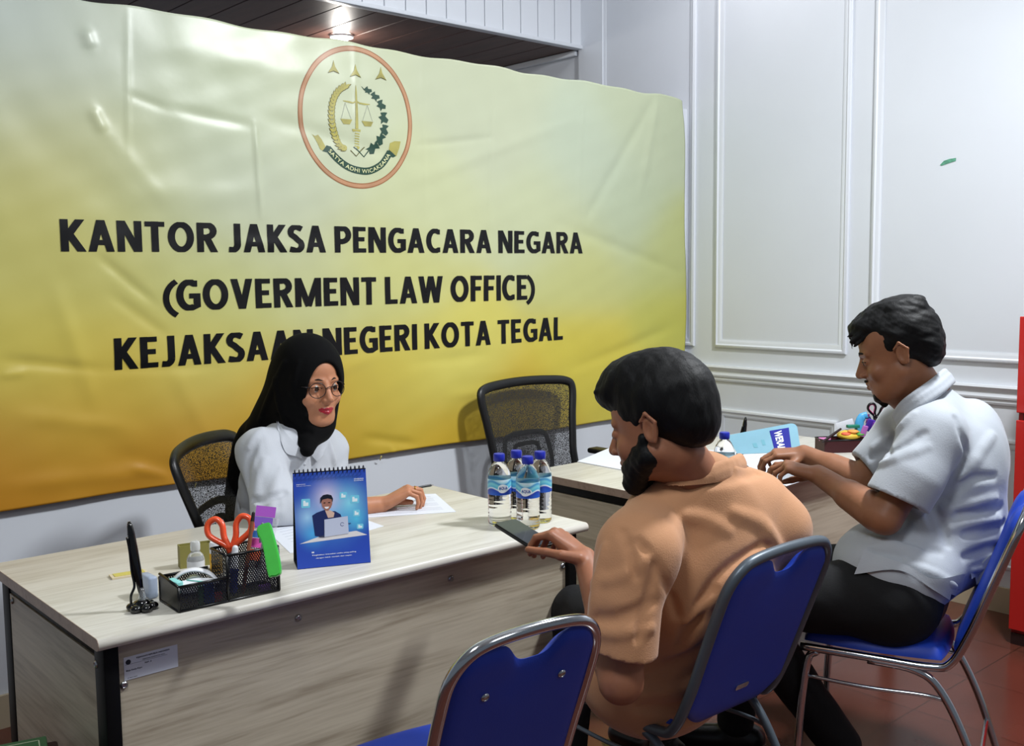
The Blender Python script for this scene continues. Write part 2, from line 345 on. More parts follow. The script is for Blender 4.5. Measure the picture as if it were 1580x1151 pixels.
ctrl = [(0, 0, 196, 206, 204), (150, 60, 204, 211, 194), (300, 150, 202, 210, 182), (0, 140, 202, 209, 194), (0, 215, 206, 207, 158), (60, 290, 205, 196, 112), (0, 300, 214, 208, 132), (30, 400, 216, 207, 122), (150, 230, 209, 212, 172),
        (300, 290, 205, 212, 190), (430, 340, 208, 214, 192), (150, 400, 212, 203, 118), (220, 330, 206, 208, 150), (350, 440, 210, 210, 140), (480, 420, 212, 213, 158), (600, 430, 216, 214, 142), (900, 420, 208, 208, 140), (500, 200, 210, 216, 188), (750, 200, 205, 210, 184),
        (900, 250, 200, 210, 190), (1000, 200, 198, 206, 178), (960, 330, 196, 206, 178), (1030, 400, 200, 204, 140), (1040, 500, 208, 204, 98), (900, 550, 226, 208, 84), (700, 560, 229, 217, 112), (600, 590, 224, 205, 92), (0, 550, 224, 208, 104), (200, 600, 226, 198, 88),
        (320, 560, 224, 213, 118), (0, 700, 212, 158, 54), (200, 710, 208, 150, 48), (320, 680, 218, 168, 60), (100, 650, 224, 178, 70), (800, 640, 226, 192, 68), (1000, 610, 226, 208, 88), (0, 775, 212, 140, 40), (250, 750, 206, 138, 38), (-200, 700, 212, 150, 50), (-200, 400, 214, 208, 130), (-200, 100, 200, 208, 200),
        (700, 690, 226, 186, 62), (550, 650, 218, 184, 66), (650, 300, 212, 216, 174), (850, 330, 208, 213, 176), (80, 560, 226, 208, 98), (430, 640, 222, 182, 68), (450, 700, 212, 158, 50)]  # printed gradient; the tones also hold some light and shade of the sheet
cx_ = np.array([bpos(c[0], c[1]) for c in ctrl]); cc_ = np.array([[s2l(v) for v in c[2:]] for c in ctrl])
def bcol(x, z):
    d2 = (x[:, None]-cx_[None, :, 0])**2+((z[:, None]-cx_[None, :, 1])*1.3)**2
    w = np.exp(-d2/.055)+1e-3*np.exp(-d2/.6)+1e-9
    return (w@cc_)/w.sum(1, keepdims=True)
nx, nz = 560, 230
gx = np.linspace(BX0, BX1, nx); gz = np.linspace(BZ0, BZ1, nz); X_, Z_ = np.meshgrid(gx, gz, indexing='ij')
xf, zf = X_.ravel(), Z_.ravel()
# uneven cut edges
zz = zf+np.where(zf > BZ1-.05, (zf-(BZ1-.05))/.05*(.004*np.sin(xf*9)+.003*np.sin(xf*23)), 0)+np.where(zf < BZ0+.05, ((BZ0+.05)-zf)/.05*.004*np.sin(xf*5+1), 0)
xx = xf+np.where(xf > BX1-.3, (xf-(BX1-.3))/.3*(-.065*np.clip((zf-1.9)/.55, 0, 1)**2 + .012*np.sin(zf*6)-.012), 0)
# the right-hand top corner droops
zz -= np.clip((xf-(BX1-.12))/.12, 0, 1)**2*.02*(zf > 2.2)*np.clip((zf-2.2)/.15, 0, 1)
yy = bsurf(xf, zf)
V = np.stack([xx, yy, zz], 1); idx = np.arange(nx*nz).reshape(nx, nz)
Fq = np.stack([idx[:-1, :-1], idx[1:, :-1], idx[1:, 1:], idx[:-1, 1:]], -1).reshape(-1, 4)
nV = len(V); V2 = np.vstack([V, V+np.array([0, .0014, 0])]); Fb = Fq[:, ::-1]+nV
def strip(a): return np.stack([a[:-1], a[1:], a[1:]+nV, a[:-1]+nV], 1)
Fs = np.vstack([strip(idx[:, 0])[:, ::-1], strip(idx[:, -1]), strip(idx[0, :]), strip(idx[-1, :])[:, ::-1]])
me = bpy.data.meshes.new('vinyl_sheet'); me.from_pydata(V2.tolist(), [], np.vstack([Fq, Fb, Fs]).tolist())
ca = me.color_attributes.new('print', 'FLOAT_COLOR', 'POINT'); colr = bcol(xf, zf); colr = np.vstack([colr, np.full((nV, 3), .75)])
ca.data.foreach_set('color', np.hstack([colr*1.0, np.ones((2*nV, 1))]).astype(np.float32).ravel())
bmt = bpy.data.materials.new('banner_vinyl'); bmt.use_nodes = True; nt = bmt.node_tree; b_ = nt.nodes['Principled BSDF']
at = nd(nt, 'ShaderNodeVertexColor', layer_name='print'); gm = nd(nt, 'ShaderNodeMix', data_type='RGBA', blend_type='MULTIPLY'); gm.inputs[0].default_value = 1; gm.inputs[7].default_value = (.80, .81, .76, 1)
nt.links.new(at.outputs[0], gm.inputs[6]); nt.links.new(gm.outputs[2], b_.inputs['Base Color']); b_.inputs['Roughness'].default_value = .34; b_.inputs['Specular IOR Level'].default_value = .45
tc = nd(nt, 'ShaderNodeTexCoord'); n_ = nd(nt, 'ShaderNodeTexNoise', Scale=9.0, Detail=6.0); nt.links.new(tc.outputs['Object'], n_.inputs['Vector'])
bp_ = nd(nt, 'ShaderNodeBump', Strength=.16, Distance=.006); nt.links.new(n_.outputs[0], bp_.inputs['Height']); nt.links.new(bp_.outputs[0], b_.inputs['Normal'])
ban = thing('banner', 'large creased yellow vinyl banner with black lettering and round emblem hung on the back wall', 'banner', ((BX0+BX1)/2, YB, BZ0))
bo = link('vinyl_sheet', me, bmt, ban, smooth=True); bo.location = (-(BX0+BX1)/2, -YB, -BZ0)
def conform(name, bm, m, off=.0012, cell=.03, parent=None, label=None):
    """lay a flat xz mesh (stored in local xy) on the banner surface, cut fine enough to follow the creases"""
    bmesh.ops.triangulate(bm, faces=bm.faces[:])
    for it in range(6):
        es = [e for e in bm.edges if e.calc_length() > cell]
        if not es: break
        bmesh.ops.subdivide_edges(bm, edges=es, cuts=1); bmesh.ops.triangulate(bm, faces=[f_ for f_ in bm.faces if len(f_.verts) > 3])
    a = np.array([(v.co.x, v.co.y) for v in bm.verts]); ys = bsurf(a[:, 0], a[:, 1], off)
    for v, y in zip(bm.verts, ys): v.co = Vector((v.co.x, y, v.co.y))
    me_ = bpy.data.meshes.new(name)
    for f_ in bm.faces:
        f_.normal_update()
        if f_.normal.y > 0: f_.normal_flip()
        f_.smooth = True
    bm.to_mesh(me_); bm.free(); o = link(name, me_, m, parent or ban)
    if not parent: o.location = (-(BX0+BX1)/2, -YB, -BZ0)
    if label: o['label'] = label
    return o
ink = mat('banner_ink', (.004, .004, .005), .36, spec=.3)
SW = .20
def arc_(cx, cy, rx, ry, a0, a1, n=10): return [(cx+rx*math.cos(math.radians(a0+(a1-a0)*k/n)), cy+ry*math.sin(math.radians(a0+(a1-a0)*k/n))) for k in range(n+1)]
def glyph(c):
    """heavy humanist capitals: width and a list of stroke centre lines (x, z), cap height 1"""
    h = SW/2
    if c == 'A': return .66, [[(h*.75, -.1), (.33, 1.02)], [(.66-h*.75, -.1), (.33, 1.02)], [(.17, .29), (.49, .29)]]
    if c == 'K': return .60, [[(h, 0), (h, 1)], [(h*1.2, .40), (.545, 1.08)], [(.20, .58), (.56, -.08)]]
    if c == 'N': return .66, [[(h, 0), (h, 1)], [(.66-h, 0), (.66-h, 1)], [(h*1.0, 1.04), (.66-h*1.0, -.04)]]
    if c == 'T': return .54, [[(.27, 0), (.27, 1)], [(0, 1-h*.85), (.54, 1-h*.85)]]
    if c == 'O': return .74, [arc_(.37, .5, .37-h, .5-h*.8, 0, 360, 28)]
    if c == 'R': return .60, [[(h, 0), (h, 1)], [(h, 1-h*.85), (.30, 1-h*.85)]+arc_(.30, .725, .19, .205, 80, -80, 8)+[(.28, .50), (h, .50)], [(.28, .52), (.53, -.06)]]
    if c == 'P': return .57, [[(h, 0), (h, 1)], [(h, 1-h*.85), (.28, 1-h*.85)]+arc_(.28, .68, .21, .25, 80, -80, 8)+[(.27, .42), (h, .42)]]
    if c == 'J': return .38, [[(.38-h, 1), (.38-h, .27)]+arc_(.11, .27, .27-h+.0, .20, 0, -75, 7)+[(.02, .09)]]
    if c == 'E': return .48, [[(h, 0), (h, 1)], [(0, 1-h*.85), (.46, 1-h*.85)], [(0, .52), (.42, .52)], [(0, h*.85), (.48, h*.85)]]
    if c == 'F': return .47, [[(h, 0), (h, 1)], [(0, 1-h*.85), (.47, 1-h*.85)], [(0, .50), (.43, .50)]]
    if c == 'L': return .46, [[(h, 0), (h, 1)], [(0, h*.85), (.46, h*.85)]]
    if c == 'I': return .17, [[(h, 0), (h, 1)]]
    if c == 'S': return .50, [[(.45, .86)]+arc_(.26, .74, .18, .195, 60, 210, 9)+[(.22, .56), (.30, .47)]+arc_(.25, .27, .18, .205, 30, -120, 9)+[(.04, .12)]]
    if c == 'C': return .58, [[(.56, .87)]+arc_(.36, .5, .36-h, .5-h*.8, 62, 298, 18)+[(.56, .13)]]
    if c == 'G': return .66, [[(.60, .87)]+arc_(.37, .5, .37-h, .5-h*.8, 62, 290, 18)+[(.60-.02, .14), (.58, .45)], [(.60-.02+h*.0, .10), (.58, .47)], [(.36, .47), (.58+h, .47)]]
    if c == 'V': return .64, [[(h*.75, 1.1), (.32, -.02)], [(.64-h*.75, 1.1), (.32, -.02)]]
    if c == 'W': return .94, [[(h*.7, 1.1), (.26, -.04)], [(.26, -.04), (.47, 1.04)], [(.47, 1.04), (.68, -.04)], [(.68, -.04), (.94-h*.7, 1.1)]]
    if c == 'M': return .86, [[(h, 0), (h, 1)], [(.86-h, 0), (.86-h, 1)], [(h*.9, 1.04), (.43, .02)], [(.86-h*.9, 1.04), (.43, .02)]]
    if c == '(': return .27, [arc_(.62, .40, .54, .62, 118, 242, 12)]
    if c == ')': return .27, [arc_(-.35, .40, .54, .62, 62, -62, 12)]
    return .24, []
def clip_z(poly_, lo, hi):
    for sgn, lim in ((1, hi), (-1, -lo)):
        out = []
        for i in range(len(poly_)):
            a, b = poly_[i-1], poly_[i]; da, db = sgn*a[1]-lim, sgn*b[1]-lim
            if da <= 0: out.append(a) if False else None
            if (da <= 0) != (db <= 0):
                t = da/(da-db); out.append((a[0]+(b[0]-a[0])*t, a[1]+(b[1]-a[1])*t))
            if db <= 0: out.append(b)
        poly_ = out
        if len(poly_) < 3: return []
    return poly_
def letters(s):
    """list of words, each a list of polygons in units of the cap height, and the total width"""
    x = 0; words = [[]]
    for c in s:
        w, st = glyph(c)
        if c == ' ': words.append([]); x += w; continue
        lo, hi = (-.25, 1.02) if c in '()' else (-.001, 1.001)
        for k_, pth in enumerate(st):
            pth = [np.array(p) for p in pth]; n = len(pth); L = []; R = []; thin = SW*(.80 if len(pth) == 2 and abs(pth[0][1]-pth[1][1]) < .01 else 1.0)
            if c in '()': thin *= .85
            for i, p in enumerate(pth):
                t = pth[min(i+1, n-1)]-pth[max(i-1, 0)]
                if c == 'O' and i in (0, n-1): t = pth[1]-pth[-2]
                t = t/(np.linalg.norm(t)+1e-9); nn = np.array([-t[1], t[0]])*thin/2; L.append(p+nn); R.append(p-nn)
            for i in range(n-1):
                q = clip_z([tuple(L[i]), tuple(L[i+1]), tuple(R[i+1]), tuple(R[i])], lo, hi)
                if q: words[-1].append([(a+x, b) for a, b in q])
        x += w+.085
    return words, x-.085
def bline(s, L, R, cap=None):
    """L, R = (px, top, bottom) measured at both ends of the line"""
    x0, zt0 = bpos(L[0], L[1]); _, zb0 = bpos(L[0], L[2]); x1, zt1 = bpos(R[0], R[1]); _, zb1 = bpos(R[0], R[2])
    words, wd = letters(s)
    for wq in words:
        bm = B()
        for q in wq:
            pts = []
            for a, b in q:
                t = a/wd; zb = zb0+(zb1-zb0)*t; zt_ = zt0+(zt1-zt0)*t; pts.append((x0+(x1-x0)*t, zb+(zt_-zb)*b))
            ar = sum(pts[i-1][0]*pts[i][1]-pts[i][0]*pts[i-1][1] for i in range(len(pts)))
            if abs(ar) < 1e-9: continue
            bm.faces.new([bm.verts.new((p[0], p[1], 0)) for p in pts])
        conform('printed_word', bm, ink, .0022, .018)
CAPS = (-.015, .70)
bline('KANTOR JAKSA PENGACARA NEGARA', (90, 338, 388), (897, 359, 391), CAPS)
bline('(GOVERMENT LAW OFFICE)', (249, 432, 480), (823, 424, 462), CAPS)
bline('KEJAKSAAN NEGERI KOTA TEGAL', (174, 522, 571), (867, 489, 524), CAPS)
# ---- round emblem, drawn in the plane of the banner
def ep(px, py): return bpos(420+px/4.111, 40+py/4.111)
def poly(bm, pts):
    vs = [bm.verts.new((p[0], p[1], 0)) for p in pts]; bm.faces.new(vs)
def stroke(bm, pts, w, taper=False):
    pts = [np.array(p, float) for p in pts]; L = []; R = []; n = len(pts)
    for i, p in enumerate(pts):
        t = pts[min(i+1, n-1)]-pts[max(i-1, 0)]; t = t/np.linalg.norm(t); nn = np.array([-t[1], t[0]])
        ww = (w[i] if hasattr(w, '__len__') else w)/2
        L.append(p+nn*ww); R.append(p-nn*ww)
    vl = [bm.verts.new((*p, 0)) for p in L]; vr = [bm.verts.new((*p, 0)) for p in R]
    for i in range(n-1): bm.faces.new((vl[i], vl[i+1], vr[i+1], vr[i]))
gold = mat('emblem_gold', '#a8a052', .4, var=.3, vscale=14); gold_d = mat('emblem_gold_dark', '#5d5a2c', .4); green = mat('emblem_green', '#173f2e', .4); copper = mat('emblem_copper', '#b88a66', .35, var=.2, vscale=9); copper_d = mat('emblem_copper_dark', '#98633c', .35)
lt = ep(157, 580); rt = ep(882, 640); tp = ep(470, 122); bt_ = ep(600, 1036)
ecx = (lt[0]+rt[0])/2; ecz = (tp[1]+bt_[1])/2; RX = (rt[0]-lt[0])/2; RZ = (tp[1]-bt_[1])/2
def ring(r0, r1, m, off, name='emblem_ring'):
    bm = B(); N = 120; a = []; b = []
    for i in range(N):
        t = 2*math.pi*i/N; a.append(bm.verts.new((ecx+RX*r0*math.cos(t), ecz+RZ*r0*math.sin(t), 0))); b.append(bm.verts.new((ecx+RX*r1*math.cos(t), ecz+RZ*r1*math.sin(t), 0)))
    for i in range(N): j = (i+1) % N; bm.faces.new((a[i], a[j], b[j], b[i]))
    conform(name, bm, m, off)
ring(.925, 1.0, copper_d, .0010); ring(.94, .985, copper, .0016)
def star(px, py):
    for m, k, dy, off in ((gold_d, 1.0, 3, .0010), (gold, .9, 0, .0016)):
        bm = B(); c = ep(px, py+dy); o_ = [(0, -50), (10, -8), (37, 38), (0, 22), (-37, 33), (-10, -8)]
        pts = [ep(px+a*k, py+b*k+dy) for a, b in o_]; cc = ep(px, py+8)
        ctr = bm.verts.new((cc[0], cc[1], 0)); vs = [bm.verts.new((p[0], p[1], 0)) for p in pts]
        for i in range(6): bm.faces.new((ctr, vs[i], vs[(i+1) % 6]))
        conform('emblem_star', bm, m, off)
star(382, 266); star(520, 291); star(682, 308)
bm = B(); stroke(bm, [ep(520, 378), ep(522, 420), ep(525, 520), ep(527, 655)], [.001, .007, .011, .013]); poly(bm, [ep(498, 655), ep(552, 660), ep(550, 675), ep(526, 670), ep(503, 672)])
stroke(bm, [ep(443, 476), ep(480, 484), ep(505, 490), ep(524, 478), ep(545, 492), ep(580, 498), ep(612, 500)], [.003, .007, .006, .006, .006, .007, .003])
for i in range(6): stroke(bm, [ep(517, 682+i*16), ep(544, 688+i*16)], .0045)
poly(bm, [ep(532, 765), ep(550, 770), ep(540, 785), ep(530, 778)])
for cx0_, cy0_ in ((462, 608), (596, 622)):
    poly(bm, [ep(cx0_-38, cy0_-18), ep(cx0_+37, cy0_-12), ep(cx0_+22, cy0_+18), ep(cx0_-18, cy0_+16)])
conform('emblem_scales', bm, gold, .0014)
for a, b in (((455, 490), (430, 590)), ((455, 490), (492, 592)), ((596, 505), (565, 604)), ((596, 505), (628, 606))):
    bm = B(); stroke(bm, [ep(*a), ep(*b)], .0012); conform('emblem_cord', bm, mat('emblem_grey', '#8f938a', .5), .0012)
def leaf(bm, x, y, ang, L, wd):
    o_ = [(0, 0), (.3, .45), (.65, .4), (1, 0), (.6, -.25), (.25, -.3)]; ca_, sa = math.cos(ang), math.sin(ang)
    poly(bm, [ep(x+L*u*ca_-wd*v*sa, y+L*u*sa+wd*v*ca_) for u, v in o_])
for m, sh, k, off in ((gold_d, 3, 1.08, .0010), (gold, 0, .92, .0016)):
    bm = B(); path = smooth_path([(486, 790), (430, 765), (395, 700), (372, 620), (368, 540), (380, 470), (410, 415), (455, 380)], 3)
    for i in range(1, len(path)-1):
        t = path[i+1]-path[i-1]; a = math.atan2(t[1], t[0])
        leaf(bm, path[i][0], path[i][1]+sh, a+.55, 40*k, 26*k); leaf(bm, path[i][0], path[i][1]+sh, a-.55, 40*k, 26*k)
    leaf(bm, 452, 384+sh, -.35, 42*k, 22*k)
    conform('emblem_wreath', bm, m, off)
bm = B()
for x, y, a, s in ((600, 412, .75, .72), (645, 450, .85, .85), (683, 505, 1.15, .95), (699, 585, 1.5, 1.05), (702, 662, 1.75, 1.0), (676, 722, 2.1, 1.05), (632, 775, 2.5, 1.15)):
    o_ = [(-34, -8), (-30, -26), (-10, -12), (14, -30), (34, -18), (24, 2), (36, 18), (12, 14), (-8, 30), (-14, 10), (-34, 16)]; ca_, sa = math.cos(a), math.sin(a)
    cc = ep(x, y); ctr = bm.verts.new((cc[0], cc[1], 0)); vs = []
    for u, v in o_:
        p = ep(x+s*(u*ca_-v*sa), y+s*(u*sa+v*ca_)); vs.append(bm.verts.new((p[0], p[1], 0)))
    for i in range(len(vs)): bm.faces.new((ctr, vs[i], vs[(i+1) % len(vs)]))
stroke(bm, [ep(558, 385), ep(575, 405), ep(600, 425)], [.001, .004, .003]); stroke(bm, [ep(608, 790), ep(575, 832), ep(545, 800), ep(510, 768)], .0045)
conform('emblem_cotton', bm, green, .0012)
bm = B(); stroke(bm, [ep(490, 790), ep(525, 828), ep(550, 798), ep(580, 770)], .004); conform('emblem_stem', bm, gold_d, .0014)
rp = smooth_path([(348, 778), (400, 838), (465, 890), (535, 917), (610, 920), (680, 885), (722, 835), (742, 802)], 5); rb = [ep(*p) for p in rp]
bm = B(); stroke(bm, rb, .0285); poly(bm, [ep(312, 795), ep(340, 758), ep(362, 766), ep(352, 806)]); poly(bm, [ep(735, 785), ep(780, 826), ep(762, 836), ep(728, 822)])
conform('emblem_ribbon', bm, green, .0012)
for x0_, pts in ((0, [(247, 686), (268, 698), (288, 690), (310, 720), (330, 762), (338, 800), (300, 785), (280, 740), (262, 706)]), (0, [(735, 786), (740, 745), (770, 732), (808, 734), (800, 775), (782, 828), (760, 805)])):
    bm = B(); c0 = np.mean(pts, axis=0); cc = ep(*c0); ctr = bm.verts.new((cc[0], cc[1], 0)); vs = [bm.verts.new((*ep(*p), 0)) for p in pts]
    for i in range(len(vs)): bm.faces.new((ctr, vs[i], vs[(i+1) % len(vs)]))
    conform('emblem_ribbon_end', bm, gold, .0010)
# motto along the ribbon
me_t = text_mesh('SATYA ADHI WICAKSANA', .006, 0, 1.08); bm = bmesh.new(); bm.from_mesh(me_t)
rbn = np.array(rb); seg = np.linalg.norm(np.diff(rbn, axis=0), axis=1); S_ = np.concatenate([[0], np.cumsum(seg)]); xs = [v.co.x for v in bm.verts]; mnx, mxx = min(xs), max(xs)
for v in bm.verts:
    s_ = S_[-1]*(.025+.95*(v.co.x-mnx)/(mxx-mnx)); i = min(int(np.searchsorted(S_, s_)), len(S_)-1); i = max(i, 1); t = (s_-S_[i-1])/(S_[i]-S_[i-1])
    # smoothed tangent
    a = rbn[max(i-2, 0)]; b = rbn[min(i+1, len(rbn)-1)]; tg = (b-a)/np.linalg.norm(b-a); nn = np.array([-tg[1], tg[0]])
    p = rbn[i-1]*(1-t)+rbn[i]*t+nn*((v.co.y-.35)*.0225); v.co = Vector((p[0], p[1], 0))
conform('emblem_motto', bm, mat('motto_cream', '#dfe0a8', .4), .0018)
# small ties at the lower hem
for px, py in ((586, 703), (300, 745)):
    q = bpos(px, py); bm = B(); tube(bm, [(q[0]-(BX0+BX1)/2, -.012, q[1]-BZ0), (q[0]-(BX0+BX1)/2, -.004, q[1]-.012-BZ0), (q[0]+.004-(BX0+BX1)/2, .004, q[1]-.02-BZ0)], .0022, 8)
    obj('hem_tie', bm, mat('tie_cream', '#d8c87a', .5), ban, smooth=True)
# ================================================================== DESKS
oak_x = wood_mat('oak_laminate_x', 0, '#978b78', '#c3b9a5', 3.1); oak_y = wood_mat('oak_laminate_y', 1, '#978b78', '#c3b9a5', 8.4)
oak_top_lit = wood_mat('oak_laminate_top_lit', 0, '#b9b4a8', '#d6d3ca', 5.7, .36); edge_shade_m = wood_mat('oak_edge_shaded', 0, '#8a7466', '#a58f7f', 1.3)  # same laminate: top painted paler for overhead light, end edges browner for shade
blk = mat('black_powder_coat', '#040405', .5, spec=.2); bolt_m = mat('zinc_bolt', '#b9bbbd', .28, metal=1.0)
TW, TD, TH = 1.390, .755, .75
def make_desk(label, x0, y0, sticker=False):
    t = thing('office_desk', label, 'desk', (x0+TW/2, y0+TD/2, 0))
    hx, hy = TW/2, TD/2
    # worktop with rounded-over long edges
    bm = B(); prof = []; th = .026; r = .012
    for k in range(7): a = -math.pi/2-math.pi*k/6; prof.append((-hy+r*1.0+r*math.cos(a)*1.0, TH-th/2+th/2*math.sin(a)))
    for k in range(7): a = math.pi/2-math.pi*k/6; prof.append((hy-r+r*math.cos(a), TH-th/2+th/2*math.sin(a)))
    A_ = [bm.verts.new((-hx, y, z)) for y, z in prof]; B_ = [bm.verts.new((hx, y, z)) for y, z in prof]; n_ = len(prof)
    for i in range(n_): j = (i+1) % n_; bm.faces.new((A_[i], A_[j], B_[j], B_[i]))
    top = obj('worktop', bm, oak_top_lit, t, auto=30)
    for s in (-1, 1):
        bm = B(); C_ = [bm.verts.new((s*hx, y, z)) for y, z in prof]; D_ = [bm.verts.new((s*(hx+.0012), y, z)) for y, z in prof]
        for i in range(n_): j = (i+1) % n_; bm.faces.new((C_[i], C_[j], D_[j], D_[i]))
        bm.faces.new(D_); obj('edge_band', bm, edge_shade_m, top)
    # steel end frames: two posts, top rail and foot bar each
    for s in (-1, 1):
        bm = B(); xo = s*(hx-.018); xi = s*(hx-.050)
        for yy_ in (-hy+.030, hy-.085): box(bm, (min(xo, xi), yy_, .03), (max(xo, xi), yy_+.055, TH-.0262), .004, 2)
        box(bm, (min(xo, xi)+.004, -hy+.086, TH-.06), (max(xo, xi)-.004, hy-.086, TH-.0265), .002)
        obj('end_frame', bm, blk, t, auto=40)
        bm = B(); box(bm, (min(xo, xi)-.004, -hy+.01, .012), (max(xo, xi)+.004, hy-.04, .0295), .008, 3)
        ft = obj('foot_bar', bm, blk, t, auto=40)
        for yy_ in (-hy+.05, hy-.09):
            bm = B(); cyl(bm, ((xo+xi)/2, yy_, 0), ((xo+xi)/2, yy_, .0118), .02, .017); obj('glide', bm, mat('rubber_black', '#101010', .8), ft, auto=40)
        bm = B(); box(bm, (s*(hx-.028)-.008, -hy+.0865, .30), (s*(hx-.028)+.008, hy-.0865, TH-.062), .001); obj('side_panel', bm, oak_y, t)
        for yy_, z_ in ((-hy+.075, .675), (-hy+.075, .36), (hy-.11, .675)): bm = B(); lathe_b(bm, (s*(hx-.0195), yy_, z_), (s, 0, 0)); obj('bolt', bm, bolt_m, t, auto=50)
    bm = B(); box(bm, (-hx+.0505, -hy+.045, .30), (hx-.0505, -hy+.061, TH-.0264), .001); fp = obj('front_panel', bm, oak_x, t)
    for xx_, z_ in ((-hx+.062, .628), (-hx+.062, .36), (-hx+.47, .675), (hx-.47, .675), (hx-.062, .628), (hx-.062, .36)): bm = B(); lathe_b(bm, (xx_, -hy+.0445, z_), (0, -1, 0)); obj('bolt', bm, bolt_m, fp, auto=50)
    return t
def lathe_b(bm, c, d):
    c = Vector(c); d = Vector(d); vs = []
    M_ = Matrix.Translation(c) @ d.to_track_quat('Z', 'Y').to_matrix().to_4x4(); n0 = len(bm.verts)
    rings = lathe(bm, [(.0075, 0), (.0085, .001), (.0078, .003), (.005, .0045), (.0042, .0030), (0, .0028)], seg=16)
    bmesh.ops.transform(bm, matrix=M_, verts=[v for r_ in rings for v in r_])
D1X, D1Y = .734*.95, 2.135*.95
D2X, D2Y = 2.625*.95, 2.09*.95
desk1 = make_desk('pale oak desk with black frame in the foreground, calendar and organizer on it', D1X, D1Y)
desk2 = make_desk('pale oak desk farther back at right, papers and blue folder on it', D2X, D2Y)
desk2.location.x = D2X+TW/2
# inventory sticker on the near desk's front panel
fy = D1Y+.045-.0005
st = on(1, fy, 192, 1049); sr = on(1, fy, 275, 1030); stt = on(1, fy, 191, 1014); str_ = on(1, fy, 273, 995)
tk = 'asset_sticker'
c_ = (st+sr+stt+str_)/4; loc = (c_[0]-(D1X+TW/2), fy-(D1Y+TD/2), c_[2])
w_, h_ = (sr[0]-st[0]), ((stt[2]-st[2])+(str_[2]-sr[2]))/2
bm = B(); box(bm, (loc[0]-w_/2, loc[1]-.0004, loc[2]-h_/2), (loc[0]+w_/2, loc[1], loc[2]+h_/2))
stk = obj(tk, bm, mat('sticker_white', '#cfd3de', .4), desk1); stk['label'] = 'white inventory sticker with small printed lines'
RX90 = Matrix.Rotation(math.radians(90), 4, 'X')
def flat_text(s, cx, cz, w, h, y, parent, m, name='printed_text', bold=.01):
    bm = text_bm(s, cx-w/2, cx+w/2, cz-h/2, cz+h/2, bold, 0, 1.02)
    for v in bm.verts: v.co = Vector((v.co.x, y, v.co.y))
    return obj(name, bm, m, parent)
dk = mat('print_dark', '#20262e', .5); yt = loc[1]-.0008
flat_text('KEJAKSAAN REPUBLIK INDONESIA', loc[0]+.04*w_, loc[2]+h_*.36, w_*.62, h_*.085, yt, stk, dk, bold=.02)
flat_text('KEJAKSAAN NEGERI KOTA TEGAL', loc[0]+.05*w_, loc[2]+h_*.23, w_*.42, h_*.06, yt, stk, dk)
flat_text('NUP : 8', loc[0]-.06*w_, loc[2]+h_*.07, w_*.12, h_*.07, yt, stk, dk)
flat_text('Meja Kerja Kayu', loc[0]-w_*.32, loc[2]-h_*.10, w_*.29, h_*.09, yt, stk, dk, bold=.02)
flat_text('25 April 2023', loc[0]-w_*.36, loc[2]-h_*.42, w_*.18, h_*.05, yt, stk, dk)
bm = B(); box(bm, (loc[0]-w_*.48, yt, loc[2]+h_*.165), (loc[0]+w_*.3, yt+.0003, loc[2]+h_*.172))
lathe(bm, [(.0, 0), (.0055, 0)], seg=20); bmesh.ops.transform(bm, matrix=Matrix.Translation((loc[0]-w_*.42, yt, loc[2]+h_*.27)) @ RX90, verts=bm.verts[-21:])
obj('printed_mark', bm, dk, stk)
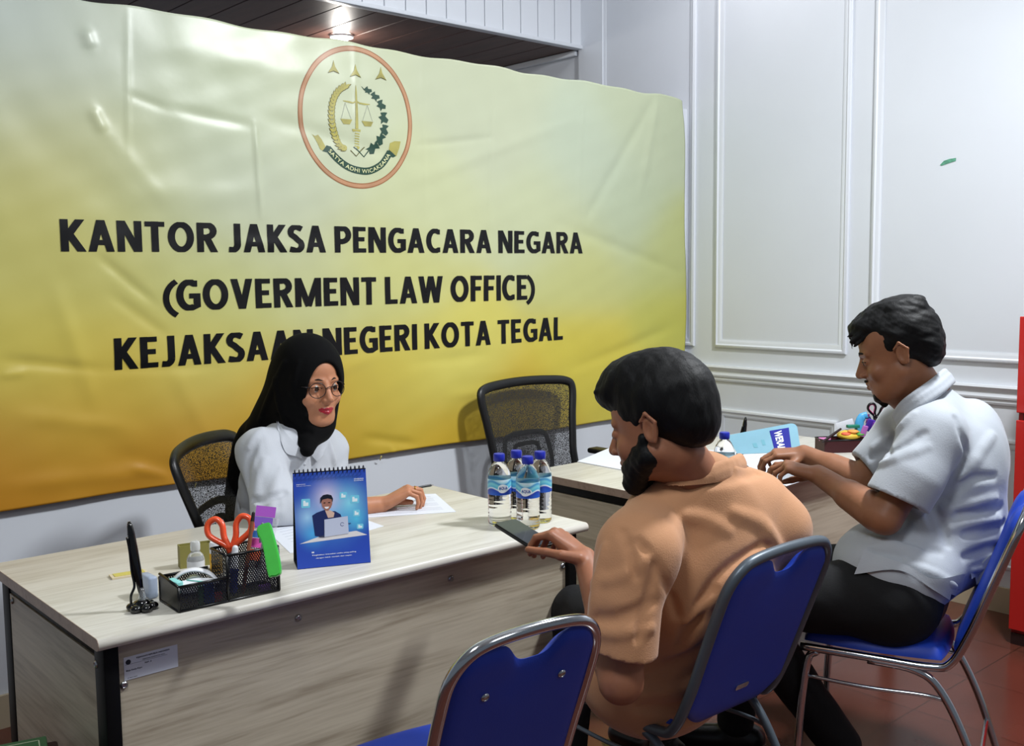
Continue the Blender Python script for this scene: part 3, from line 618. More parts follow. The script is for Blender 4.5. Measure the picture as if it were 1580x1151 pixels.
# ================================================================== VISITOR CHAIRS
blue = mat('blue_vinyl', '#1c3fae', .5, bump=.12, bscale=350, var=.06, vscale=6); chrome = mat('chrome', '#c9cdd2', .13, metal=1.0); grey_tube = mat('grey_painted_tube', '#5d6770', .38, metal=.35); rub = MATS['rubber_black']
def make_visitor_chair(label, loc, rz, tube_m, w=.36, zt=.85, rec=21, group='blue padded visitor chairs', screws=True, tr=.0115):
    t = thing('visitor_chair', label, 'chair', loc, rz, group)
    hw = w/2; zs = .43; rc_ = math.tan(math.radians(rec)); yb = -.20   # local: faces +y, seat back edge at yb
    def bk(x, z, off=0): return (x, yb-(z-zs)*rc_+off, z)
    # back loop: inverted U of round tube, running down and forward into the seat rails
    left = [(-hw+.005, .20, zs-.012), (-hw+.005, .0, zs-.014), (-hw+.005, yb+.06, zs-.015), (-hw+.005, yb+.01, zs+.005), bk(-hw+.004, zs+.09), bk(-hw+.002, zs+.2), bk(-hw, zt-.13), bk(-hw+.004, zt-.06), bk(-hw+.030, zt-.018), bk(-hw+.075, zt)]
    pts = left+[bk(0, zt+.006)]+[(-p[0], p[1], p[2]) for p in left[::-1]]
    bm = B(); tube(bm, smooth_path(pts, 7), tr, 14); obj('frame', bm, tube_m, t, smooth=True)
    # backrest: padded panel set inside the loop, with a hand slot cut under the top tube
    bm = B(); z0 = zs+.002; N = 44
    def outline(u):   # u in 0..1 across: bottom and top of the panel
        x = (-1+2*u)*(hw-.009); e = abs(-1+2*u)
        top = zt-.012 - (.055*max(0, (e-.72)/.28)**2.2) - (.042*math.exp(-((x-.01)/.052)**4))
        bot = z0+.05*max(0, (e-.55)/.45)**2.0
        return x, bot, top
    M_ = 26; G = {}
    for side in (1, -1):
        for i in range(N+1):
            x, b0, t0 = outline(i/N)
            for j in range(M_+1):
                v_ = j/M_; z = b0+(t0-b0)*v_
                ed = min(min(i, N-i)/5, min(j, M_-j)/3.2, 1); ed = math.sqrt(max(0, 1-(1-ed)**2))
                th = (.022 if side > 0 else .010)*ed+.002
                dent = .004*math.exp(-((x-.01)/.08)**2-((z-(zt-.075))/.03)**2) if side < 0 else 0
                G[side, i, j] = bm.verts.new(bk(x, z, side*th+dent))
    for side in (1, -1):
        for i in range(N):
            for j in range(M_):
                q = [G[side, i, j], G[side, i+1, j], G[side, i+1, j+1], G[side, i, j+1]]; bm.faces.new(q if side < 0 else q[::-1])
    per = [(i, 0) for i in range(N)]+[(N, j) for j in range(M_)]+[(i, M_) for i in range(N, 0, -1)]+[(0, j) for j in range(M_, 0, -1)]
    for a, b in zip(per, per[1:]+per[:1]): bm.faces.new((G[-1, a[0], a[1]], G[1, a[0], a[1]], G[1, b[0], b[1]], G[-1, b[0], b[1]]))
    back = obj('backrest', bm, blue, t, auto=50)
    dirn = Vector((0, -math.cos(math.radians(rec)), -math.sin(math.radians(rec))))
    for sx in (-1, 1):
        if screws: bm = B(); lathe_b(bm, Vector(bk(sx*.085, zt-.105, -.011)), dirn); obj('screw', bm, bolt_m, back, auto=50)
    bm = B(); M0 = Matrix.Translation(Vector(bk(.0, z0+.07, -.0125))) @ Matrix.Rotation(math.radians(90+rec), 4, 'X')
    prism(bm, rrect(.048, .015, .0074, 5), .0022, M0); br_ = obj('maker_plate', bm, chrome, back, auto=40)
    # seat pad
    bm = B(); N = 30; M_ = 30; G = {}
    def se(u, v):
        x = -1+2*u; y = -1+2*v
        X = x*math.sqrt(max(0, 1-.16*y*y))*(hw-.012); Y = y*math.sqrt(max(0, 1-.16*x*x))*.195
        return X, Y+.015
    for side in (1, -1):
        for i in range(N+1):
            for j in range(M_+1):
                X, Y = se(i/N, j/M_); ed = min(min(i, N-i, j, M_-j)/4, 1); ed = math.sqrt(max(0, 1-(1-ed)**2))
                G[side, i, j] = bm.verts.new((X, Y, zs+(.034 if side > 0 else -.004)*ed+.001*side))
    for side in (1, -1):
        for i in range(N):
            for j in range(M_):
                q = [G[side, i, j], G[side, i+1, j], G[side, i+1, j+1], G[side, i, j+1]]; bm.faces.new(q if side > 0 else q[::-1])
    per = [(i, 0) for i in range(N)]+[(N, j) for j in range(M_)]+[(i, M_) for i in range(N, 0, -1)]+[(0, j) for j in range(M_, 0, -1)]
    for a, b in zip(per, per[1:]+per[:1]): bm.faces.new((G[1, a[0], a[1]], G[-1, a[0], a[1]], G[-1, b[0], b[1]], G[1, b[0], b[1]]))
    obj('seat', bm, blue, t, auto=50)
    # legs: front pair upright, rear pair raked backwards, with rubber shoes; side link under each rail
    for sx in (-1, 1):
        x = sx*(hw-.006)
        bm = B(); tube(bm, smooth_path([(x, .155, zs-.02), (x, .18, zs-.05), (sx*(hw-.002), .195, .24), (sx*(hw+.004), .205, .012)], 6), .011, 14); lg = obj('leg', bm, tube_m, t, smooth=True)
        bm = B(); cyl(bm, (sx*(hw+.004), .205, .0), (sx*(hw+.004), .205, .03), .0145, .0135); obj('rubber_foot', bm, rub, lg, auto=40)
        bm = B(); tube(bm, smooth_path([(x, .02, zs-.022), (x, -.10, zs-.03), (x, -.165, zs-.075), (sx*(hw+.002), -.235, .22), (sx*(hw+.006), -.305, .012)], 6), .011, 14); lg = obj('leg', bm, tube_m, t, smooth=True)
        bm = B(); cyl(bm, (sx*(hw+.006), -.307, .0), (sx*(hw+.006), -.302, .03), .0145, .0135); obj('rubber_foot', bm, rub, lg, auto=40)
        bm = B(); tube(bm, smooth_path([(x, .185, zs-.095), (x, .02, zs-.10), (x, -.12, zs-.095), (x, -.178, zs-.10)], 5), .0055, 10); obj('side_link', bm, tube_m, t, smooth=True)
    bm = B(); cyl(bm, (-hw, -.262, .14), (hw, -.262, .14), .007); obj('crossbar', bm, tube_m, t, auto=40)
    return t
c1 = on(2, .85, 824, 974); c2 = on(2, .85, 1204, 850)
def chair_loc(topmid, rz, zt=.85, rec=21):
    off = -.20-(zt-.43)*math.tan(math.radians(rec)); d = np.array([-math.sin(rz), math.cos(rz)])
    return (topmid[0]-d[0]*off, topmid[1]-d[1]*off, 0)
CH1 = make_visitor_chair('empty blue padded chair with bright chrome frame, back turned to the viewer', chair_loc(c1, -.08), -.08, chrome, w=.33)
RZ2 = -0.02
c2 = on(2, .85, 1216, 848)
CH2 = make_visitor_chair('blue padded chair with grey frame under the man in the tan shirt', chair_loc(c2, RZ2), RZ2, grey_tube, w=.375, tr=.0125, screws=False)
RZ3 = .36
j1 = on(2, .44, 1468, 1020); d3 = np.array([-math.sin(RZ3), math.cos(RZ3)]); w3 = np.array([math.cos(RZ3), math.sin(RZ3)])
l3 = j1[:2]+d3*.19+w3*.19
CH3 = make_visitor_chair('blue padded chair with chrome frame under the man in the white shirt', (l3[0], l3[1], 0), RZ3, chrome, w=.39, zt=.87, rec=20)

# ================================================================== MESH OFFICE CHAIRS
mesh_m = bpy.data.materials.new('chair_mesh_fabric'); mesh_m.use_nodes = True; nt = mesh_m.node_tree; b_ = nt.nodes['Principled BSDF']; b_.inputs['Base Color'].default_value = (.012, .012, .013, 1); b_.inputs['Roughness'].default_value = .6
tc = nd(nt, 'ShaderNodeTexCoord'); vor = nd(nt, 'ShaderNodeTexVoronoi', Scale=330.0); nt.links.new(tc.outputs['Object'], vor.inputs['Vector'])
lt_ = nd(nt, 'ShaderNodeMath', operation='GREATER_THAN'); lt_.inputs[1].default_value = .43; nt.links.new(vor.outputs['Distance'], lt_.inputs[0])
nt.links.new(lt_.outputs[0], b_.inputs['Alpha'])
plas = mat('black_plastic', '#0c0c0e', .38, bump=.08, bscale=500)
def make_office_chair(label, loc, rz, w=.46, z0=.56, z1=1.0, rec=12, arms=True):
    t = thing('office_chair', label, 'chair', loc, rz, 'black mesh office chairs'); hw = w/2
    def bk(x, z, o=0.0): return (x, -.22-(z-z0)*math.tan(math.radians(rec))+.05*(1-math.cos(x/hw*1.1))+o, z)
    cor = .035
    pts = [bk(-hw*.82, z0), bk(-hw*.86, z0+.12), bk(-hw*.93, z1-.16), bk(-hw, z1-cor), bk(-hw+cor*.9, z1+.0), bk(-hw*.5, z1+.012), bk(0, z1+.016), bk(hw*.5, z1+.012), bk(hw-cor*.9, z1), bk(hw, z1-cor), bk(hw*.93, z1-.16), bk(hw*.86, z0+.12), bk(hw*.82, z0), bk(hw*.4, z0-.012), bk(-hw*.4, z0-.012)]
    bm = B(); tube(bm, smooth_path(pts, 6, closed=True), .021, 12, closed=True, flat=.6, up=(0, 1, .2)); obj('back_frame', bm, plas, t, smooth=True)
    bm = B(); NN = 20; G = {}
    for i in range(NN+1):
        for j in range(NN+1):
            v = j/NN; z = z0+(z1-z0)*v; wx = hw*(.84+.12*v); x = (-1+2*i/NN)*wx*.97; G[i, j] = bm.verts.new(bk(x, z, .002))
    for i in range(NN):
        for j in range(NN): bm.faces.new((G[i, j], G[i+1, j], G[i+1, j+1], G[i, j+1]))
    obj('mesh_back', bm, mesh_m, t, smooth=True)
    # looped lumbar support behind the mesh
    for k, (rw, rz_, rt) in enumerate(((.135, .095, .013), (.075, .05, .011))):
        zc = z0+.105; bm = B(); L_ = [bk(-rw, zc-rz_*.8, -.035), bk(-rw, zc+rz_*.5, -.035), bk(-rw*.7, zc+rz_, -.035), bk(rw*.7, zc+rz_, -.035), bk(rw, zc+rz_*.5, -.035), bk(rw, zc-rz_*.8, -.035), bk(0, zc-rz_*1.05, -.035)]
        tube(bm, smooth_path(L_, 6, closed=True), rt, 10, closed=True, flat=.5, up=(0, 1, 0)); obj('lumbar_support', bm, plas, t, smooth=True)
    bm = B(); tube(bm, smooth_path([(0, .05, .42), (0, -.2, .42), (0, -.29, .48), bk(0, z0+.1, -.045)], 6), .024, 12, flat=.5, up=(0, 1, .3)); obj('spine_bar', bm, plas, t, smooth=True)
    bm = B(); box(bm, (-.23, -.20, .445), (.23, .25, .505), .028, 4); obj('seat', bm, mat('seat_fabric', '#101013', .85, bump=.3, bscale=300), t, auto=60)
    if arms:
        for s in (-1, 1):
            bm = B(); tube(bm, smooth_path([(s*.20, 0, .44), (s*.265, 0, .45), (s*.275, .0, .55), (s*.275, -.02, .64)], 5), .016, 10); am = obj('armrest', bm, plas, t, smooth=True)
            bm = B(); box(bm, (s*.275-.035, -.13, .64), (s*.275+.035, .12, .665), .011, 3); obj('arm_pad', bm, plas, am, auto=60)
    bm = B(); cyl(bm, (0, 0, .10), (0, 0, .44), .028); obj('gas_column', bm, chrome, t, auto=40)
    bm = B()
    for k in range(5):
        a = 2*math.pi*k/5+.3; tube(bm, [(0, 0, .10), (.15*math.cos(a), .15*math.sin(a), .095), (.29*math.cos(a), .29*math.sin(a), .07)], [.03, .022, .015], 10)
    bs = obj('star_base', bm, chrome, t, smooth=True)
    for k in range(5):
        a = 2*math.pi*k/5+.3; c = Vector((.29*math.cos(a), .29*math.sin(a), .0275)); bm = B(); p_ = Vector((-math.sin(a), math.cos(a), 0))
        cyl(bm, c-p_*.022, c-p_*.006, .0275); cyl(bm, c+p_*.006, c+p_*.022, .0275); cyl(bm, c, c+Vector((0, 0, .04)), .009); obj('castor', bm, plas, bs, auto=40)
    return t
# ================================================================== OFFICE CHAIRS IN PLACE
def look_z(p, q): return math.atan2(q[1]-p[1], q[0]-p[0])-math.pi/2
a = on(1, 3.40, 748, 612); b = on(1, 3.36, 893, 592)
OC2 = make_office_chair('black mesh office chair standing empty against the wall behind the bottles', (3.13, 3.15, 0), math.pi+.02, w=.57, z0=.54, z1=.965, rec=10)
_cn = P(260, 706, 3.02); _rz = math.pi+.74; _l = np.array([.25, -.22-.40*math.tan(math.radians(19))+.02])
OC1 = make_office_chair('black mesh office chair the woman in the black headscarf sits on', (_cn[0]-(_l[0]*math.cos(_rz)-_l[1]*math.sin(_rz)), _cn[1]-(_l[0]*math.sin(_rz)+_l[1]*math.cos(_rz)), 0), _rz, w=.50, z0=float(_cn[2])-.40, z1=float(_cn[2])-.01, rec=19, arms=False)
# ================================================================== THINGS ON THE NEAR DESK
def desk_at(px, py, z=.75): q = on(2, z, px, py); return float(q[0]), float(q[1])
# ---- water bottles
pet = mat('clear_bottle_water', (1, 1, 1), .03, trans=1.0, ior=1.28); capm = mat('blue_cap', '#1d2ca6', .35, bump=.2, bscale=600)
lab = bpy.data.materials.new('bottle_label'); lab.use_nodes = True; nt = lab.node_tree; b_ = nt.nodes['Principled BSDF']; b_.inputs['Roughness'].default_value = .3
tc = nd(nt, 'ShaderNodeTexCoord'); sx = nd(nt, 'ShaderNodeSeparateXYZ'); nt.links.new(tc.outputs['Object'], sx.inputs[0])
at2 = nd(nt, 'ShaderNodeMath', operation='ARCTAN2'); nt.links.new(sx.outputs[1], at2.inputs[0]); nt.links.new(sx.outputs[0], at2.inputs[1])
m1 = nd(nt, 'ShaderNodeMath', operation='MULTIPLY'); m1.inputs[1].default_value = 3.0; nt.links.new(at2.outputs[0], m1.inputs[0])
sn = nd(nt, 'ShaderNodeMath', operation='SINE'); nt.links.new(m1.outputs[0], sn.inputs[0])
m2 = nd(nt, 'ShaderNodeMath', operation='MULTIPLY_ADD'); m2.inputs[1].default_value = .0055; nt.links.new(sn.outputs[0], m2.inputs[0]); nt.links.new(sx.outputs[2], m2.inputs[2])
rp_ = nd(nt, 'ShaderNodeMapRange'); rp_.inputs[1].default_value = .090; rp_.inputs[2].default_value = .136; nt.links.new(m2.outputs[0], rp_.inputs[0])
rc2 = nd(nt, 'ShaderNodeValToRGB'); el = rc2.color_ramp.elements; el[0].position = 0; el[0].color = rgb('#2a5fc4'); el[1].position = 1; el[1].color = rgb('#cfe6ee')
for p_, c_2 in ((.18, '#2350b4'), (.30, '#2b3fa8'), (.36, '#e8f2f6'), (.44, '#4fb3d6'), (.62, '#7fd0dc'), (.78, '#3a8fc8'), (.88, '#a8dce6')): e = rc2.color_ramp.elements.new(p_); e.color = rgb(c_2)
nt.links.new(rp_.outputs[0], rc2.inputs[0]); nt.links.new(rc2.outputs[0], b_.inputs['Base Color'])
label_wh = mat('label_white', '#eef3f5', .35); label_nv = mat('label_navy', '#24469c', .35)
def make_bottle(label, loc, rz=0, h=.205):
    t = thing('water_bottle', label, 'bottle', loc, rz, 'small water bottles with blue caps'); k = h/.205
    prof = [(0, .004), (.012, .003), (.022, .0), (.029, .001), (.0325, .006), (.0335, .014)]
    for z in np.arange(.018, .088, .0035): prof.append((.0335-.0009*(.5+.5*math.cos((z-.018)/.0115*2*math.pi)), float(z)))
    prof += [(.0335, .089), (.0336, .136), (.0332, .141), (.0315, .150), (.0275, .162), (.0215, .173), (.0155, .180), (.0135, .183), (.0135, .190), (0, .190)]
    bm = B(); lathe(bm, [(r_, z*k) for r_, z in prof], seg=40)
    bo_ = obj('bottle_body', bm, pet, t, smooth=True)
    bm = B(); lathe(bm, [(.0340, .091*k), (.0340, .135*k), (.0337, .135*k), (.0337, .091*k), (.0340, .091*k)], seg=48); lb_ = obj('label_band', bm, lab, t, auto=50)
    # name on the label, bent round the bottle
    bm = B(); R0 = .0343
    def wrap(bmx, rr):
        for v in bmx.verts: an = v.co.x/rr; v.co = Vector((rr*math.sin(an), -rr*math.cos(an), v.co.y))
    el_ = [bm.verts.new((.0165*math.cos(q), .110*k+.0105*math.sin(q)*(1.15-.25*math.cos(q)), 0)) for q in np.linspace(0, 2*math.pi, 28, endpoint=False)]
    cc = bm.verts.new((0, .110*k, 0))
    for i in range(28): bm.faces.new((cc, el_[i], el_[(i+1) % 28]))
    bmesh.ops.subdivide_edges(bm, edges=bm.edges[:], cuts=2); wrap(bm, R0); obj('label_oval', bm, label_wh, lb_)
    bm = text_bm('AQUA', -.0135, .0135, .106*k, .116*k, .03); wrap(bm, R0+.0004); obj('label_name', bm, label_nv, lb_)
    bm = B(); lathe(bm, [(.0150, .184*k), (.0165, .186*k), (.0165, .202*k), (.0150, .2055*k), (0, .2055*k)], seg=36); cp = obj('cap', bm, capm, t, auto=40)
    return t
cam_rz = math.atan2(.66, -.75)
for lbl, px, py, drz in (('water bottle with blue cap, leftmost of the four on the near desk', 770, 700, .35), ('water bottle with blue cap, frontmost of the four on the near desk', 814, 704, -.18),
                         ('water bottle with blue cap, rightmost of the four on the near desk', 833, 696.5, -.75), ('water bottle mostly hidden behind the three others on the near desk', 796.5, 695, 1.9)):
    x, y = desk_at(px, py, .955); make_bottle(lbl, (x, y, .75), -math.radians(41)+drz)
x, y = desk_at(1118, 667, .955); make_bottle('water bottle with blue cap on the far desk, half hidden behind the man in tan', (x, y, .75), -.2)
# ---- desk calendar
q0 = on(2, .75, 459, 879); q1 = on(2, .75, 572, 868); dv = q1-q0; wcal = float(np.linalg.norm(dv[:2])); rz = math.atan2(dv[1], dv[0]); mid = (q0+q1)/2
nrm_ = np.array([-math.sin(rz), math.cos(rz)]); hc = .236; dpt = .085
cal = thing('desk_calendar', 'blue spiral-bound desk calendar with a smiling man and laptop printed on it', 'calendar', (mid[0]+nrm_[0]*dpt/2, mid[1]+nrm_[1]*dpt/2, .75), rz)
lean = math.atan2(dpt/2, hc*.985); Lc = hc
MF = Matrix.Translation((0, -dpt/2, 0)) @ Matrix.Rotation(math.radians(90)-lean, 4, 'X')    # local xy of the sheet -> front face
MB_ = Matrix.Translation((0, dpt/2, 0)) @ Matrix.Rotation(math.radians(90)+lean, 4, 'X')
card = mat('calendar_card_black', '#0d1018', .5)
bm = B(); box(bm, (-wcal/2, 0, -.0014), (wcal/2, Lc, -.0002), mtx=MF); box(bm, (-wcal/2, 0, .0002), (wcal/2, Lc, .0014), mtx=MB_); box(bm, (-wcal/2, -dpt/2+.001, 0.0002), (wcal/2, dpt/2-.001, .0012)); obj('stand', bm, card, cal)
pg = bpy.data.materials.new('calendar_print'); pg.use_nodes = True; nt = pg.node_tree; b_ = nt.nodes['Principled BSDF']; b_.inputs['Roughness'].default_value = .35
tc = nd(nt, 'ShaderNodeTexCoord'); gr = None
def glow(cx, cz, r_):
    sx_ = nd(nt, 'ShaderNodeMapping'); sx_.inputs['Location'].default_value = (-cx/r_, 0, -cz/r_); sx_.inputs['Scale'].default_value = (1/r_, 0, 1/r_*.9)
    nt.links.new(tc.outputs['Object'], sx_.inputs[0]); g_ = nd(nt, 'ShaderNodeTexGradient', gradient_type='QUADRATIC_SPHERE'); nt.links.new(sx_.outputs[0], g_.inputs[0]); return g_
cur = None; base = rgb('#2c4cb4')
for cx_g, cz_g, r_g, c_g in ((.0, .12, .11, '#5fb4ee'), (.045, .135, .075, '#8fe0f4'), (-.06, .11, .06, '#a9d6f6'), (-.01, .15, .06, '#f0dcec'), (.06, .10, .05, '#59c8ea'), (-.05, .075, .05, '#4fb0ea')):
    g_ = glow(cx_g, cz_g, r_g); mx = nd(nt, 'ShaderNodeMix', data_type='RGBA'); nt.links.new(g_.outputs[0], mx.inputs[0])
    if cur is None: mx.inputs[6].default_value = base
    else: nt.links.new(cur, mx.inputs[6])
    mx.inputs[7].default_value = rgb(c_g); cur = mx.outputs[2]
nt.links.new(cur, b_.inputs['Base Color'])
bm = B(); box(bm, (-wcal/2, 0.001, 0), (wcal/2, Lc-.003, .0011), mtx=MF); pgo = obj('page', bm, pg, cal)
zl = [0.0015]
def pp(name, pts, col, layer=0, rough=.4):
    """printed flat shape; pts in fractions of the page (x 0..1, y 0..1 from the bottom)"""
    bm = B(); prism(bm, [((x-.5)*wcal, y*Lc) for x, y in pts], .0001, MF, z0=.0012+layer*.00018); return obj(name, bm, mat('ink_'+col.strip('#'), col, rough), pgo)
def U(px, py): return ((px-45)/835.0*1.0, 1-(py-20)/1100.0)   # from the close-up of the page
def up(pts): return [( (px-(45+(py-20)*.042))/ (790+(py-20)*.02), 1-(py-30-(px-45)*(-.03))/1085.0) for px, py in pts]
pp('printed_table', up([(115, 830), (310, 765), (735, 718), (860, 770)]), '#e3dfe0', 0)
pp('printed_jacket', up([(282, 750), (268, 640), (252, 520), (300, 490), (385, 462), (430, 480), (500, 482), (560, 520), (575, 560), (390, 570), (384, 765)]), '#1c2a5e', 1)
pp('printed_neck', up([(392, 470), (450, 470), (495, 500), (485, 550), (425, 555)]), '#d9b7a4', 2)
pp('printed_face', up([(350, 370), (362, 335), (420, 325), (465, 345), (470, 400), (455, 440), (425, 475), (395, 470), (362, 425)]), '#a87362', 3)
pp('printed_hair', up([(340, 390), (340, 325), (370, 295), (415, 287), (460, 300), (478, 340), (472, 385), (462, 345), (420, 335), (365, 345), (350, 372)]), '#141826', 4)
pp('printed_smile', up([(385, 428), (435, 428), (428, 446), (405, 452), (390, 442)]), '#f2eef0', 4)
pp('printed_laptop', up([(384, 572), (640, 545), (652, 742), (386, 768)]), '#c4cbe0', 5)
pp('printed_laptop_edge', up([(320, 758), (384, 748), (386, 772), (330, 768)]), '#3a3f58', 5)
pp('printed_eye', up([(375, 380), (395, 378), (395, 387), (375, 389)]), '#1a1410', 5); pp('printed_eye', up([(425, 378), (448, 378), (448, 387), (425, 387)]), '#1a1410', 5)
for i, (a0, b0, a1, b1) in enumerate(((135, 328, 230, 430), (550, 272, 632, 350), (668, 312, 765, 405), (700, 478, 775, 555), (742, 640, 815, 700))):
    pp('printed_icon', up([(a0+8, b0), (a1-8, b0), (a1, b0+8), (a1, b1-8), (a1-8, b1), (a0+8, b1), (a0, b1-8), (a0, b0+8)]), '#79cfe8', 0)
    mw, mh = (a1-a0), (b1-b0)
    pp('printed_icon_mark', up([(a0+mw*.22, b0+mh*.2), (a0+mw*.45, b0+mh*.2), (a0+mw*.5, b0+mh*.42), (a0+mw*.8, b0+mh*.4), (a0+mw*.8, b0+mh*.78), (a0+mw*.22, b0+mh*.8)]), '#e8f6fa', 1)
def page_text(s, a0, b0, a1, b1, bold=.02, col='#f2f4fa'):
    (x0, y0), = up([(a0, b1)]); (x1, y1), = up([(a1, b0)])
    bm = text_bm(s, (x0-.5)*wcal, (x1-.5)*wcal, y0*Lc, y1*Lc, bold)
    for v in bm.verts: v.co.z = .0016
    bmesh.ops.transform(bm, matrix=MF, verts=bm.verts); obj('printed_text', bm, mat('ink_'+col.strip('#'), col, .4), pgo)
page_text('Tingkatkan transaksi usaha yang paling', 248, 945, 735, 975); page_text('dengan lebih mudah dan cepat.', 292, 982, 690, 1008); page_text('"', 246, 925, 272, 942, .03)
page_text('KEJAKSAAN', 85, 158, 180, 172); page_text('REPUBLIK INDONESIA', 85, 177, 240, 187); page_text('KEMENPAN', 708, 118, 810, 134); page_text('berAKHLAK', 708, 138, 812, 152)
page_text('RUMA', 610, 622, 678, 642, .02, '#2a3a78')
bm = B(); tt = [(.5*wcal*(-1+2*u), v*Lc) for u, v in (up([(580, 635)]))]; c0_ = tt[0]
pts_o = [(c0_[0]+.0042*math.cos(a), c0_[1]+.0042*math.sin(a)) for a in np.linspace(.4, 5.6, 20)]
tube(bm, [(MF @ Vector((x, y, .0019))) for x, y in pts_o], .0007, 6); obj('printed_logo', bm, mat('ink_2a3a78', '#2a3a78', .4), pgo)
wire = mat('binding_wire', '#0a1030', .35)
NR = 17
for i in range(NR):
    x = -wcal/2+wcal*(i+.5)/NR; zc = Lc*math.cos(lean)-.001; bm = B()
    tube(bm, [(x, .0085*math.cos(a)-.0, zc+.0075*math.sin(a)) for a in np.linspace(-.9, math.pi+.9, 16)], .0012, 8); obj('binding_ring', bm, wire, cal, smooth=True)
# ---- expanded-metal mesh
exm = bpy.data.materials.new('expanded_metal'); exm.use_nodes = True; nt = exm.node_tree; b_ = nt.nodes['Principled BSDF']; b_.inputs['Base Color'].default_value = (.006, .006, .007, 1); b_.inputs['Roughness'].default_value = .4
tc = nd(nt, 'ShaderNodeTexCoord'); sx = nd(nt, 'ShaderNodeSeparateXYZ'); nt.links.new(tc.outputs['Object'], sx.inputs[0])
ad = nd(nt, 'ShaderNodeMath', operation='ADD'); nt.links.new(sx.outputs[0], ad.inputs[0]); nt.links.new(sx.outputs[1], ad.inputs[1])
def lin(op, w):
    k = nd(nt, 'ShaderNodeMath', operation='MULTIPLY'); k.inputs[1].default_value = w; nt.links.new(sx.outputs[2], k.inputs[0])
    o_ = nd(nt, 'ShaderNodeMath', operation=op); nt.links.new(ad.outputs[0], o_.inputs[0]); nt.links.new(k.outputs[0], o_.inputs[1])
    s_ = nd(nt, 'ShaderNodeMath', operation='MULTIPLY'); s_.inputs[1].default_value = 560; nt.links.new(o_.outputs[0], s_.inputs[0])
    c_ = nd(nt, 'ShaderNodeMath', operation='SINE'); nt.links.new(s_.outputs[0], c_.inputs[0]); a_ = nd(nt, 'ShaderNodeMath', operation='ABSOLUTE'); nt.links.new(c_.outputs[0], a_.inputs[0]); return a_
A1 = lin('ADD', .62); A2 = lin('SUBTRACT', .62); pr = nd(nt, 'ShaderNodeMath', operation='MULTIPLY'); nt.links.new(A1.outputs[0], pr.inputs[0]); nt.links.new(A2.outputs[0], pr.inputs[1])
th_ = nd(nt, 'ShaderNodeMath', operation='LESS_THAN'); th_.inputs[1].default_value = .66; nt.links.new(pr.outputs[0], th_.inputs[0]); nt.links.new(th_.outputs[0], b_.inputs['Alpha'])
o0 = on(2, .75, 277, 946); o1 = on(2, .75, 431, 912); rzo = math.atan2(o1[1]-o0[1], o1[0]-o0[0]); OL = float(np.linalg.norm((o1-o0)[:2])); OD = .108
org = thing('desk_organizer', 'black wire-mesh desk organizer with low tray and tall cup on the near desk', 'organizer', (o0[0], o0[1], .75), rzo)
def panel(bm, a, b, z0, z1, z1b=None):
    """upright sheet from a to b in plan"""
    z1b = z1 if z1b is None else z1b; vs = [bm.verts.new((*a, z0)), bm.verts.new((*b, z0)), bm.verts.new((*b, z1b)), bm.verts.new((*a, z1))]; bm.faces.new(vs)
CX = OL*.475; TH1 = .056; TH2 = .104; CD = .085
for a, b, z1, z1b, nm in (((0, 0), (CX, 0), TH1, TH1, 'tray_side'), ((0, OD), (CX, OD), TH1, TH1, 'tray_side'), ((CX, 0), (OL, 0), TH2, TH2, 'cup_side'), ((OL, 0), (OL, CD), TH2, TH2, 'cup_side'),
                      ((CX, CD), (OL, CD), TH2, TH2, 'cup_side'), ((CX, 0), (CX, CD), TH2, TH2, 'cup_side'), ((CX, CD), (CX, OD), TH1, TH1, 'tray_side')):
    bm = B(); panel(bm, a, b, .004, z1, z1b); obj(nm, bm, exm, org)
blk2 = mat('black_wire', '#08080a', .3)
for nm, path in (('rim', [(0, 0, TH1), (CX, 0, TH1)]), ('rim', [(0, 0, TH1), (0, OD, TH1+.006)]), ('rim', [(0, OD, TH1), (CX, OD, TH1)]), ('rim', [(CX, 0, TH2), (OL, 0, TH2), (OL, CD, TH2), (CX, CD, TH2), (CX, 0, TH2)]), ('rim', [(CX, 0, .003), (CX, 0, TH2)]), ('rim', [(OL, 0, .003), (OL, 0, TH2)]), ('rim', [(0, 0, .003), (0, 0, TH1)]), ('rim', [(0, OD, .003), (0, OD, TH1)]),
                 ('base_rim', [(0, 0, .003), (OL, 0, .003), (OL, CD, .003), (CX, CD, .003), (CX, OD, .003), (0, OD, .003), (0, 0, .003)])):
    bm = B()
    for p0, p1 in zip(path, path[1:]): tube(bm, [p0, p1], .0032, 8)
    obj(nm, bm, blk2, org, smooth=True)
bm = B(); box(bm, (.001, .001, .0005), (OL-.001, CD-.001, .002)); box(bm, (.001, CD-.001, .0005), (CX-.001, OD-.001, .002)); obj('floor_sheet', bm, blk2, org)
bm = B(); box(bm, (-.001, .001, .003), (.0012, OD, .060), .0008); obj('end_plate', bm, blk2, org)
def in_org(x, y, z=0.0):
    return (o0[0]+x*math.cos(rzo)-y*math.sin(rzo), o0[1]+x*math.sin(rzo)+y*math.cos(rzo), .7525+z)
